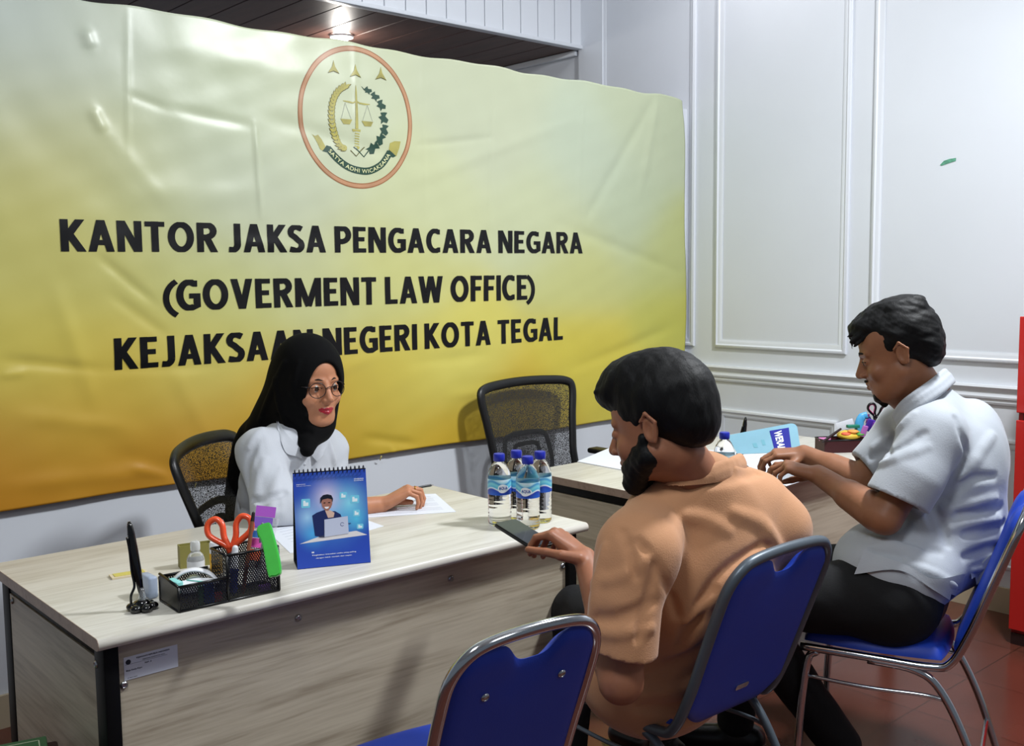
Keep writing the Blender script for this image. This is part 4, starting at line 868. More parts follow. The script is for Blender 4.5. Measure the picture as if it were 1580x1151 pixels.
# ---- scissors
org_m = mat('scissor_orange', '#f0552c', .3, coat=.3, var=.08, vscale=60); steel = mat('brushed_steel', '#c2c6ca', .25, metal=1.0)
def scissors(label, base, top, width, colm, inner=None, name='scissors', thick=.008, face=None):
    """closed scissors, tip at base, finger loops at top; width spreads the loops sideways across the view"""
    base = Vector(base); top = Vector(top); ax = (top-base).normalized(); sd = Vector(face) if face else Vector((cr[0], cr[1], 0)); sd = (sd-ax*sd.dot(ax)).normalized(); nn = ax.cross(sd)
    t = thing(name, label, 'scissors', base); L = (top-base).length
    def W_(u, v, w=0): return sd*u+ax*v+nn*w
    for s in (-1, 1):
        bm = B(); q = [(-.001*s, 0), (.006*s, .25*L), (.007*s, .62*L), (-.005*s, .62*L), (-.004*s, .25*L)]
        a = [bm.verts.new(W_(u, v, .0004*s)) for u, v in q]; b = [bm.verts.new(W_(u, v, .0016*s)) for u, v in q]
        bm.faces.new(a); bm.faces.new(b[::-1])
        for i in range(5): bm.faces.new((a[i], a[(i+1) % 5], b[(i+1) % 5], b[i]))
        obj('blade', bm, steel, t)
        cx_s = s*width*.30; lp_ = [(s*.004, .60*L), (cx_s-s*width*.17, .74*L), (cx_s-s*width*.14, .90*L), (cx_s, .985*L), (cx_s+s*width*.18, .93*L), (cx_s+s*width*.17, .78*L), (s*width*.14, .64*L)]
        bm = B(); tube(bm, [W_(u, v, .003*s) for u, v in [tuple(p) for p in smooth_path(lp_, 7, closed=True)]], thick*.62, 10, closed=True, flat=1.0)
        tube(bm, [W_(s*.003, .52*L, .002*s), W_(s*.006, .60*L, .002*s), W_(s*.012, .66*L, .003*s)], [.005, .0065, .005], 10)
        lo = obj('finger_loop', bm, colm, t, smooth=True)
        if inner:
            bm = B(); tube(bm, [W_(cx_s+(u-cx_s)*.78, .84*L+(v-.84*L)*.80, .003*s) for u, v in [tuple(p) for p in smooth_path(lp_, 7, closed=True)]], thick*.35, 8, closed=True); obj('soft_grip', bm, inner, lo, smooth=True)
    bm = B(); cyl(bm, W_(0, .52*L, -.004), W_(0, .52*L, .004), .0045); obj('pivot_screw', bm, steel, t, auto=40)
    return t
tip = in_org(CX+.028, .035, .004); tp_ = P(353, 797, 2.35)
scissors('scissors with bright orange handles standing in the mesh organizer', tip, tp_, .098, org_m, None, thick=.0115)
# ---- marker, pencil and sticky flags in the cup
def stick(name, label, cat, p0, p1, r, colm, tipm=None, topm=None, topf=.15):
    p0 = Vector(p0); p1 = Vector(p1); t = thing(name, label, cat, p0); d = p1-p0
    bm = B(); cyl(bm, d*.08, d*(1-topf), r, seg=16); obj('barrel', bm, colm, t, auto=40)
    bm = B(); cyl(bm, (0, 0, 0), d*.08, r*.2, r*.98, seg=16); obj('tip', bm, tipm or colm, t, auto=40)
    bm = B(); cyl(bm, d*(1-topf), d, r*1.02, r*.8, seg=16); ball(bm, d, r*.8, 12); obj('cap', bm, topm or colm, t, auto=40)
    return t
stick('marker_pen', 'blue marker with white cap in the tall cup of the mesh organizer', 'marker', in_org(CX+.020, .020, .002), P(363, 846, 2.31), .0088, mat('marker_blue', '#2a3c9a', .4), None, mat('marker_white', '#e4e6ea', .35), .42)
stick('pencil', 'brown pencil with dark tip pointing up from the mesh organizer', 'pencil', in_org(CX+.040, .014, .002), P(391, 792, 2.34), .0046, mat('pencil_brown', '#8c5238', .45), None, mat('pencil_lead', '#1c1513', .5), .10)
stick('ball_pen', 'thin grey pen standing at the back of the mesh cup', 'pen', in_org(OL-.03, .06, .002), P(405, 808, 2.36), .0036, mat('pen_grey', '#7d828c', .35))
fb = in_org(CX+.058, .035, .01)
fl_t = thing('sticky_flags', 'strip of purple, blue, pink and orange sticky flags in the mesh organizer', 'sticky notes', fb)
a0_ = Vector(P(376, 855, 2.35))-Vector(fb); axf = (Vector(P(387, 780, 2.39))-Vector(P(376, 855, 2.35))); hf = axf.length; axf.normalize(); sdf = Vector((cr[0], cr[1], -.12)).normalized()
for i, (v0, v1, col, nm, wd_) in enumerate(((.80, 1.02, '#a94fc4', 'purple', .046), (.56, .79, '#7a52c0', 'violet', .042), (.36, .50, '#3f86de', 'blue', .030), (.16, .35, '#e352b4', 'pink', .030), (-.10, .12, '#f26a3a', 'orange', .032))):
    bm = B(); off = .013 if i < 2 else .006
    o_ = a0_+sdf*off
    for dz in (0, .0012):
        pass
    vs = [o_+axf*hf*v0, o_+axf*hf*v0+sdf*wd_, o_+axf*hf*v1+sdf*wd_, o_+axf*hf*v1]; nn = axf.cross(sdf)*.0012
    A_ = [bm.verts.new(v) for v in vs]; B_ = [bm.verts.new(v+nn) for v in vs]; bm.faces.new(A_); bm.faces.new(B_[::-1])
    for k in range(4): bm.faces.new((A_[k], A_[(k+1) % 4], B_[(k+1) % 4], B_[k]))
    o = obj('flag_pad', bm, mat('flag_'+nm, col, .5), fl_t); o['label'] = nm+' flags'
bm = B(); o_ = a0_+sdf*.002-Vector((0, 0, .06)); vs = [o_, o_+sdf*.04, o_+axf*hf*1.3+sdf*.058, o_+axf*hf*1.3+sdf*.008]; nn = axf.cross(sdf)*-.001
A_ = [bm.verts.new(v-nn*.2-nn*-1.2) for v in vs]; B_ = [bm.verts.new(v+nn*2) for v in vs]; bm.faces.new(A_); bm.faces.new(B_[::-1])
for k in range(4): bm.faces.new((A_[k], A_[(k+1) % 4], B_[(k+1) % 4], B_[k]))
obj('clear_backing', bm, mat('clear_film', (.9, .92, .95), .15, alpha=.25), fl_t)
# ---- green cutter leaning out of the cup
gm_ = mat('cutter_green', '#4fd04e', .4, coat=.2, var=.05, vscale=50)
cb = Vector(P(424, 889, 2.235)); ctp = Vector(P(409, 808, 2.27)); ax = (ctp-cb); L = ax.length; ax.normalize(); sd = Vector((cr[0], cr[1], 0)); sd = (sd-ax*sd.dot(ax)).normalized(); nn = ax.cross(sd)
ct = thing('box_cutter', 'bright green plastic cutter hanging on the right side of the mesh organizer', 'cutter', cb)
Mx = Matrix((( sd.x, ax.x, nn.x, 0), (sd.y, ax.y, nn.y, 0), (sd.z, ax.z, nn.z, 0), (0, 0, 0, 1)))
bm = B(); out = [(a*1.28, b) for a, b in [(-.010, .006), (-.004, 0), (.006, -.001), (.0125, .008), (.0135, L*.4), (.011, L*.8), (.009, L*.97), (.004, L), (-.010, L*.985), (-.014, L*.93), (-.014, L*.82), (-.010, L*.6)]]
prism(bm, [(p[0], p[1]) for p in smooth_path([(a, b) for a, b in out], 4, closed=True)], .014, Mx, z0=-.007); 
bmesh.ops.bevel(bm, geom=[e for e in bm.edges if len(e.link_faces) == 2 and e.calc_face_angle(0) > 1.0], offset=.0022, segments=2, affect='EDGES'); obj('handle', bm, gm_, ct, auto=50)
bm = B(); box(bm, (-.0200, L*.78, -.004), (-.0160, L*.93, .004), .0012, 2, mtx=Mx); obj('slider', bm, mat('cutter_green_dark', '#39a83c', .45), ct, auto=50)
bm = B(); tube(bm, [Mx @ Vector((.006, L*.2+.01*k, .0072)) for k in range(8)], .0012, 6); obj('grip_rib', bm, MATS['cutter_green_dark'], ct, smooth=True)
rim_p = Vector(in_org(OL-.012, .0, TH2-.001))-cb; mid_p = ax*L*.55
bm = B(); tube(bm, [mid_p, (mid_p+rim_p)/2+Vector((0, 0, .004)), rim_p+Vector((0, 0, .004)), rim_p+Vector((0, .003, -.012))], .0018, 8); obj('pocket_clip', bm, MATS['cutter_green_dark'], ct, smooth=True)
# ---- in the tray: white tape dispenser, white block, blue and green packs
def slab(name, label, cat, c, size, rz_, m, bev=.002, tilt=(0, 0)):
    t = tag(obj(name, (lambda b: (box(b, (-size[0]/2, -size[1]/2, 0), (size[0]/2, size[1]/2, size[2]), bev, 3), b)[1])(B()), m, auto=45), label, cat); t.location = c; t.rotation_euler = (tilt[0], tilt[1], rz_); return t
wp = mat('white_plastic', '#e9ebf0', .3, coat=.2)
td = thing('tape_dispenser', 'white curved tape dispenser lying in the tray of the mesh organizer', 'tape dispenser', in_org(.058, .060, .030), rzo-.45)
bm = B(); arc_p = [(-.048, 0, -.004), (-.042, 0, .018), (-.022, 0, .034), (.006, 0, .038), (.034, 0, .027), (.052, 0, .006)]; tube(bm, smooth_path(arc_p, 6), .0125, 12, flat=.32, up=(0, 0, 1)); obj('arched_cover', bm, wp, td, smooth=True)
bm = B(); cyl(bm, (0, -.009, .004), (0, .009, .004), .021, seg=28); obj('tape_roll', bm, mat('tape_clear', '#b9c4bd', .25), td, auto=40)
bm = B(); box(bm, (-.040, -.011, -.012), (.044, .011, -.006), .003); obj('base', bm, wp, td, auto=40)
tb = thing('correction_tape', 'white correction tape with teal trim in front of the curved dispenser', 'correction tape', in_org(.046, .030, .036), rzo-.35); tb.rotation_euler = (.25, -.1, rzo-.35)
bm = B(); prism(bm, [(p[0], p[1]) for p in smooth_path([(-.030, -.010), (-.028, .012), (.0, .017), (.028, .009), (.044, -.004), (.028, -.012), (0, -.015)], 5, closed=True)], .014); obj('case', bm, wp, tb, auto=50)
bm = B(); tube(bm, [(.028, -.010, .0145), (.010, .0, .0148), (-.012, .014, .0145)], .0016, 8); obj('teal_trim', bm, mat('teal_plastic', '#7fd2c4', .35), tb, smooth=True)
slab('staple_box', 'blue box of staples behind the mesh front of the tray', 'staples', in_org(.070, .012, 0), (.022, .016, .046), rzo, mat('box_blue', '#2450b0', .5))
slab('glue_tube', 'green pack standing beside the blue staple box in the tray', 'pack', in_org(.052, .011, 0), (.010, .012, .044), rzo, mat('pack_green', '#2d6b45', .5))
slab('red_tape_pack', 'small red and white pack at the bottom of the mesh tray', 'pack', in_org(.092, .016, 0), (.018, .014, .020), rzo, mat('pack_red', '#b8384a', .5))
slab('teal_sticky_pad', 'pale teal sticky pad poking out of the left end of the tray', 'sticky notes', in_org(.012, .050, .030), (.016, .045, .026), rzo+.1, mat('pad_teal', '#8fd6d2', .6))
slab('purple_eraser', 'purple eraser at the bottom of the tall mesh cup', 'eraser', in_org(OL-.030, .012, 0), (.026, .012, .016), rzo, mat('eraser_purple', '#7a3fb0', .6))
# ---- behind the tray: sanitizer bottle, yellow glue stick, olive box
x, y = desk_at(303, 889); sb = thing('sanitizer_bottle', 'small clear bottle with white label and clear cap behind the mesh tray', 'bottle', (x, y, .75))
bm = B(); lathe(bm, [(0, .001), (.019, .0), (.0205, .004), (.0205, .044), (.017, .053), (.0105, .060), (.0095, .064), (0, .064)], seg=28); obj('bottle_body', bm, mat('sanitizer_clear', (.95, .97, .97), .08, trans=.75, ior=1.3), sb, smooth=True)
bm = B(); lathe(bm, [(.0208, .010), (.0208, .040)], seg=28); lb_ = obj('label', bm, mat('label_offwhite', '#dcdfe2', .4), sb, smooth=True)
bm = B(); lathe(bm, [(.011, .064), (.0115, .066), (.0115, .082), (.009, .086), (0, .0865)], seg=24); obj('cap', bm, mat('clear_cap', (.88, .9, .92), .12, trans=.5, ior=1.3), sb, auto=40)
bm = text_bm('GEL', -.006, .006, .014, .021, .02); [setattr(v, 'co', Vector((.0211*math.sin(v.co.x/.0211), -.0211*math.cos(v.co.x/.0211), v.co.y))) for v in bm.verts]; bm.free()
x, y = desk_at(334, 884); gs = thing('glue_stick', 'yellow glue stick with white cap beside the mesh cup', 'glue stick', (x, y, .75), -.7)
bm = B(); lathe(bm, [(0, 0), (.0140, 0), (.0150, .002), (.0150, .050), (0, .050)], seg=28); obj('barrel', bm, mat('glue_yellow', '#e8b020', .35), gs, auto=40)
bm = B(); lathe(bm, [(.0145, .0502), (.0145, .074), (.0125, .077), (0, .077)], seg=28); obj('cap', bm, MATS['marker_white'], gs, auto=40)
bm = text_bm('UHU', -.009, .009, .028, .036, .03)
for v in bm.verts: v.co = Vector((.0154*math.sin(v.co.x/.0154), -.0154*math.cos(v.co.x/.0154), v.co.y))
obj('printed_name', bm, dk, gs)
bm = text_bm('glue', -.009, .009, .012, .020, .02)
for v in bm.verts: v.co = Vector((.0154*math.sin(v.co.x/.0154), -.0154*math.cos(v.co.x/.0154), v.co.y))
obj('printed_text', bm, dk, gs)
x, y = desk_at(296, 882); ob_ = thing('olive_box', 'small olive-green open box standing behind the clear bottle on the near desk', 'box', (x+.03, y+.045, .75), -.22)
ol = mat('olive_card', '#8a8446', .55, var=.1)
for a, b in (((-.039, -.014, 0), (.039, -.0125, .056)), ((-.039, .0125, 0), (.039, .014, .056)), ((-.039, -.0123, 0), (-.0375, .0123, .056)), ((.0375, -.0123, 0), (.039, .0123, .056)), ((-.037, -.012, .001), (.037, .012, .045))):
    bm = B(); box(bm, a, b); obj('box_panel', bm, ol, ob_)
x, y = desk_at(192, 889); nt_ = thing('sticky_note_block', 'flat pad of pale yellow notes lying left on the near desk', 'sticky notes', (x+.01, y, .75), -.15)
bm = B(); box(bm, (-.042, -.018, 0), (.042, .018, .005), .0006); obj('pad', bm, mat('pad_cream', '#d8c9a8', .6), nt_)
bm = B(); box(bm, (-.034, -.014, .0051), (.036, .014, .0062), .0004); obj('top_sheet', bm, mat('pad_yellow', '#cdbf62', .6), nt_)
x, y = desk_at(236, 925); ph = tag(obj('plastic_pouch', (lambda b: (box(b, (-.011, -.028, 0), (.011, .028, .050), .006, 3), b)[1])(B()), mat('pastel_pouch', '#b9c9e2', .3, alpha=.75, var=.18, vscale=25), auto=50), 'translucent pastel plastic pouch leaning on the left end of the mesh organizer', 'pouch'); ph.location = (x+.004, y+.030, .75)
# ---- pen stands (flower base, clear socket, tall black pen and a side arm)
def make_pen_stand(label, loc, rz_, lean_=(0, 0)):
    t = thing('pen_stand', label, 'pen stand', loc, rz_, 'black pens on flower-shaped stands'); bk_ = mat('glossy_black', '#060607', .12, coat=.5)
    bm = B()
    for k in range(6):
        a = 2*math.pi*k/6+.2; ball(bm, (.021*math.cos(a), .021*math.sin(a), .0085), .0125, 16, (1, 1, .68))
    ball(bm, (0, 0, .012), .017, 16, (1, 1, .8)); obj('flower_base', bm, bk_, t, smooth=True)
    bm = B(); lathe(bm, [(.010, .020), (.0065, .034), (.0050, .050), (.0044, .050), (.0055, .034), (.0088, .021)], seg=20); obj('clear_socket', bm, mat('clear_plastic', (.9, .93, .95), .08, trans=.9, ior=1.3), t, smooth=True)
    dx, dy = lean_; pth = [Vector((dx*s_, dy*s_, .024+.168*s_)) for s_ in (0, .12, .35, .62, .85, .94, 1.0)]
    bm = B(); tube(bm, pth, [.003, .0062, .0088, .0090, .0078, .0060, .0028], 16); pn = obj('pen', bm, bk_, t, smooth=True)
    for k in range(6):
        bm = B(); c = Vector((dx*(.84+.026*k), dy*(.84+.026*k), .024+.168*(.84+.026*k))); lathe(bm, [(.0060-.0006*k, -.0014), (.0086-.0007*k, 0), (.0060-.0006*k, .0014)], c=c, seg=16); obj('grip_ring', bm, blk2, pn, smooth=True)
    bm = B(); tube(bm, smooth_path([(-.022, -.006, .014), (-.021, -.006, .034), (-.0145, -.002, .054), (-.012+dx*.3, 0, .085), (-.010+dx*.5, 0, .13), (-.008+dx*.75, .0, .160)], 6), .0028, 10); obj('side_arm', bm, bk_, t, smooth=True)
    return t
x, y = desk_at(220, 941)
make_pen_stand('glossy black pen on a flower-shaped stand at the left of the near desk', (x, y, .75), -math.radians(41), (-.024, .01))
q = on(2, .94, 1143, 645); make_pen_stand('black pen on a stand on the far desk, left of the blue folder', (q[0], q[1], .75), -math.radians(41), (.02, .01))
# ---- sheets of paper
def sheet(name, label, pts, z, m=None, group=None, curl=0.0, lines=0, th=.0006, cat='paper'):
    """a flat (or slightly curling) quadrilateral sheet given by its corners on the desk plane"""
    m = m or mat('paper', '#dfe3ec', .55); q = [Vector((float(a[0]), float(a[1]), 0)) for a in pts]; c = sum(q, Vector())/4
    bm = B(); N = 12; G = {}
    for i in range(N+1):
        for j in range(N+1):
            u, v = i/N, j/N; p_ = (q[0]*(1-u)+q[1]*u)*(1-v)+(q[3]*(1-u)+q[2]*u)*v-c; h = curl*((2*u-1)**2*.5+max(0, v-.5)*max(0, u-.4)*1.5)
            for s in (0, 1): G[s, i, j] = bm.verts.new((p_.x, p_.y, h+th*s))
    for s in (0, 1):
        for i in range(N):
            for j in range(N):
                f_ = [G[s, i, j], G[s, i+1, j], G[s, i+1, j+1], G[s, i, j+1]]; bm.faces.new(f_ if s else f_[::-1])
    per = [(i, 0) for i in range(N)]+[(N, j) for j in range(N)]+[(i, N) for i in range(N, 0, -1)]+[(0, j) for j in range(N, 0, -1)]
    for a, b in zip(per, per[1:]+per[:1]): bm.faces.new((G[0, a[0], a[1]], G[0, b[0], b[1]], G[1, b[0], b[1]], G[1, a[0], a[1]]))
    o = tag(obj(name, bm, m, smooth=False), label, cat, group); o.location = (c.x, c.y, z)
    if lines:
        bm = B(); gl = mat('print_grey', '#8d95a6', .6)
        for k in range(lines):
            v0 = .10+.8*k/lines; u0, u1 = .10, (.90 if k % 4 else .62)
            a = (q[0]*(1-u0)+q[1]*u0)*(1-v0)+(q[3]*(1-u0)+q[2]*u0)*v0-c; b = (q[0]*(1-u1)+q[1]*u1)*(1-v0)+(q[3]*(1-u1)+q[2]*u1)*v0-c; d = (q[3]-q[0]).normalized()*.0018
            zc = th+.00015+curl*.0
            bm.faces.new([bm.verts.new((p_.x, p_.y, zc)) for p_ in (a, b, b+d, a+d)])
        obj('printed_lines', bm, gl, o)
    return o
sheet('paper_sheet', 'printed white form under the woman\'s writing hand on the near desk', [desk_at(548, 800), desk_at(704, 790), desk_at(672, 762), desk_at(560, 768)], .7503, lines=14)
sheet('paper_sheet', 'white sheet of paper behind the blue calendar on the near desk', [desk_at(448, 854), desk_at(592, 812), desk_at(520, 786), desk_at(398, 806)], .7502, lines=10)
sheet('paper_stack', 'white papers spread at the left end of the far desk', [desk_at(891, 713), desk_at(1100, 752), desk_at(1150, 700), desk_at(960, 684)], .7503, th=.003, lines=0)
sheet('paper_sheet', 'papers under the hands of the man in white, jutting over the desk edge', [desk_at(1120, 715), desk_at(1213, 752), desk_at(1262, 736), desk_at(1170, 692)], .7535, th=.0015, lines=12)
sheet('plastic_sleeve', 'crumpled clear plastic sleeve under the hands of the man in the white shirt', [desk_at(1176, 742), desk_at(1240, 746), desk_at(1262, 728), desk_at(1205, 716)], .756, mat('clear_sleeve', (.62, .66, .72), .12, alpha=.55, bump=.8, bscale=40), th=.001, curl=.012, cat='plastic sleeve')
# ---- blue folder held upright over the far desk
F4 = [None, Vector(P(1229, 652, 3.42)), Vector(P(1236, 697, 3.34)), Vector(P(1138, 701, 3.40))]
_n = (F4[1]-F4[2]).cross(F4[3]-F4[2]); _rv = Vector(ray(1122, 672)); _t = (F4[2]-Vector(CAM_C)).dot(_n)/_rv.dot(_n); F4[0] = Vector(CAM_C)+_rv*_t
fo = thing('folder', 'pale blue translucent folder with navy label held up by the man in the white shirt', 'folder', sum(F4, Vector())/4); fc = Vector(fo.location)
def fpt(u, v, w=0):
    p_ = (F4[3]*(1-u)+F4[2]*u)*(1-v)+(F4[0]*(1-u)+F4[1]*u)*v; n_ = (F4[2]-F4[3]).cross(F4[0]-F4[3]).normalized(); n_ = n_ if n_.dot(Vector(cf)) < 0 else -n_; return p_-fc+n_*w
def fshape(name, uv, m, w0, w1, par):
    bm = B(); a = [bm.verts.new(fpt(u, v, w0)) for u, v in uv]; b = [bm.verts.new(fpt(u, v, w1)) for u, v in uv]; bm.faces.new(a); bm.faces.new(b[::-1]); n_ = len(uv)
    for i in range(n_): j = (i+1) % n_; bm.faces.new((a[i], a[j], b[j], b[i]))
    return obj(name, bm, m, par)
rr = [(0, 0), (1, 0)]+[(1-.09+.09*math.sin(a), .80+.20*math.sin(math.pi/2-a)*0+.2*math.cos(a)) for a in np.linspace(math.pi/2, 0, 6)]+[(.0, 1)]
fs = fshape('cover', rr, mat('folder_blue', '#86b4c6', .35, alpha=.95, var=.08, vscale=12), 0, .0014, fo)
lb = fshape('label', [(.60, .02), (.86, .04), (.88, .86), (.60, .86)], mat('folder_navy', '#1c2290', .4), .0016, .0024, fs)
bm = text_bm('WERAH', 0, 1, 0, 1, .04)
for v in bm.verts: s_, t_q = v.co.x, v.co.y; v.co = fpt(.655+.115*t_q, .80-.74*s_, .0030)
obj('label_lettering', bm, mat('folder_white', '#e8ecf2', .4), fs)
fshape('printed_figure', [(.30, .25), (.36, .25), (.36, .45), (.30, .45)], mat('folder_print', '#6fa9b8', .4), .0016, .0020, fs)
fshape('printed_figure', [(.44, .32), (.49, .32), (.49, .55), (.44, .55)], MATS['folder_print'], .0016, .0020, fs)
# ---- organizer on the far desk
q = desk_at(1306, 700); o2 = thing('wire_basket', 'small dark red mesh basket of stationery on the far desk', 'organizer', (q[0]+.05, q[1]+.04, .75), -.6)
dm = mat('dark_red_mesh', '#3a1015', .5)
bm = B(); box(bm, (-.10, -.04, .0), (.12, .05, .004)); 
for a, b in (((-.10, -.04, .004), (.12, -.038, .05)), ((-.10, .048, .004), (.12, .05, .05)), ((-.10, -.038, .004), (-.098, .048, .05)), ((.118, -.038, .004), (.12, .048, .05))): box(bm, a, b)
obj('basket', bm, dm, o2)
bm = B(); tube(bm, [(-.10, -.04, .05), (.12, -.04, .05), (.12, .05, .05), (-.10, .05, .05)], .003, 8, closed=True); obj('rim', bm, blk2, o2, smooth=True)
b2 = np.array(o2.location)
pc = P(1311, 671, 4.10)
bm = B(); ball(bm, (0, 0, 0), .058, 28, (1, .8, .34)); sp_ = thing('leaf_note_pad', 'rounded yellow, red and green patterned note pad in the far basket', 'sticky notes', pc)
obj('pad', bm, mat('pad_golden', '#d9b83c', .5), sp_, smooth=True)
for cx_q, colq, nm in ((-.022, '#d8603f', 'red_leaf'), (.030, '#4f9a3c', 'green_leaf'), (.004, '#e69a4a', 'orange_leaf')):
    bm = B(); rv = Vector((cr[0], cr[1], 0)); 
    ball(bm, rv*cx_q+Vector((-cf[0]*.028, -cf[1]*.028, .008 if nm != 'orange_leaf' else .018)), .022, 16, (1, 1, .35)); obj(nm, bm, mat('leafcol_'+nm, colq, .5), sp_, smooth=True)
stick('marker_pen', 'dark pen lying across the far basket with its end sticking out', 'pen', P(1268, 683, 4.02), P(1297, 662, 4.08), .0055, mat('dark_wine', '#1f1012', .35), topf=.3)
tdp = thing('blue_stapler', 'light blue rounded stapler standing in the far basket', 'stapler', P(1326, 652, 4.12)); bm = B(); tube(bm, smooth_path([(0, 0, -.05), (0, 0, 0), (.01, -.008, .024), (.022, -.02, .030)], 5), [.018]*6+[.017]*5+[.014]*5, 14, flat=.6); obj('body', bm, mat('sky_plastic', '#4fa6d8', .35), tdp, smooth=True)
bm = B(); tube(bm, [(.012, -.012, .020), (.030, -.026, .020), (.034, -.03, .005)], .006, 8); obj('dark_jaw', bm, mat('navy_plastic', '#1b2350', .4), tdp, smooth=True)
for i, (px, py, d_, s_, col, nm) in enumerate(((1338, 655, 4.10, (.030, .012, .050), '#4a2a9a', 'violet'), (1330, 664, 4.06, (.022, .010, .045), '#b06ab8', 'mauve'), (1346, 660, 4.08, (.020, .012, .050), '#6a2c9c', 'purple'), (1337, 645, 4.14, (.012, .006, .040), '#d26ad0', 'magenta'))):
    o = slab('highlighter', nm+' highlighter standing in the far basket', 'highlighter', P(px, py+4, d_), s_, -.7+.2*i, mat('hl_'+nm, col, .4), .003, (.2, .35-.1*i)); o.location.z -= s_[2]*.3
slab('teal_clip_box', 'dark teal clip box at the left rim of the far basket', 'box', P(1316, 660, 4.10), (.05, .02, .012), -.6, mat('teal_dark', '#1f7a66', .5))
slab('white_note_card', 'white card standing behind the coloured stationery in the far basket', 'card', P(1306, 662, 4.2), (.07, .003, .035), -.75, MATS['paper'], .0005, (.0, -.3))
slab('pink_note_card', 'pink note card at the left end of the far basket', 'card', P(1272, 680, 4.1), (.045, .02, .012), -.75, mat('pink_card', '#e08ac0', .6), .001)
scissors('scissors with black handles and pink grips in the far basket', P(1343, 672, 4.14), P(1357, 624, 4.12), .085, mat('scissor_black', '#120c10', .3), mat('scissor_pink', '#d0588e', .4))
# ---- things at the lower left edge
q = on(2, .46, 50, 1128)
gb = thing('green_folder_box', 'green folder with white stitched border at the bottom left corner', 'folder', (q[0]-.13, q[1]-.13, .438), -.25)
bm = B(); box(bm, (-.16, -.12, 0), (.12, .12, .022), .003, 2); obj('cover', bm, mat('folder_green', '#3f6b46', .55, var=.08), gb, auto=40)
bm = B()
for a, b in (((-.15, .100), (.105, .102)), ((.103, -.11), (.105, .102))): box(bm, (a[0], a[1], .0221), (b[0], b[1], .0227))
obj('border_line', bm, mat('cream_line', '#c9d2b4', .5), gb)
st_ = thing('low_stool', 'low dark stool under the green folder at the bottom left edge', 'stool', (q[0]-.14, q[1]-.14, 0), -.25)
bm = B(); box(bm, (-.17, -.15, .415), (.15, .15, .4378), .006, 2); obj('seat', bm, MATS['plinth_dark'], st_, auto=40)
for sx_, sy_ in ((-1, -1), (1, -1), (1, 1), (-1, 1)):
    bm = B(); cyl(bm, (sx_*.12-.01, sy_*.12, 0), (sx_*.12-.01, sy_*.12, .4145), .013); obj('leg', bm, blk, st_, auto=40)
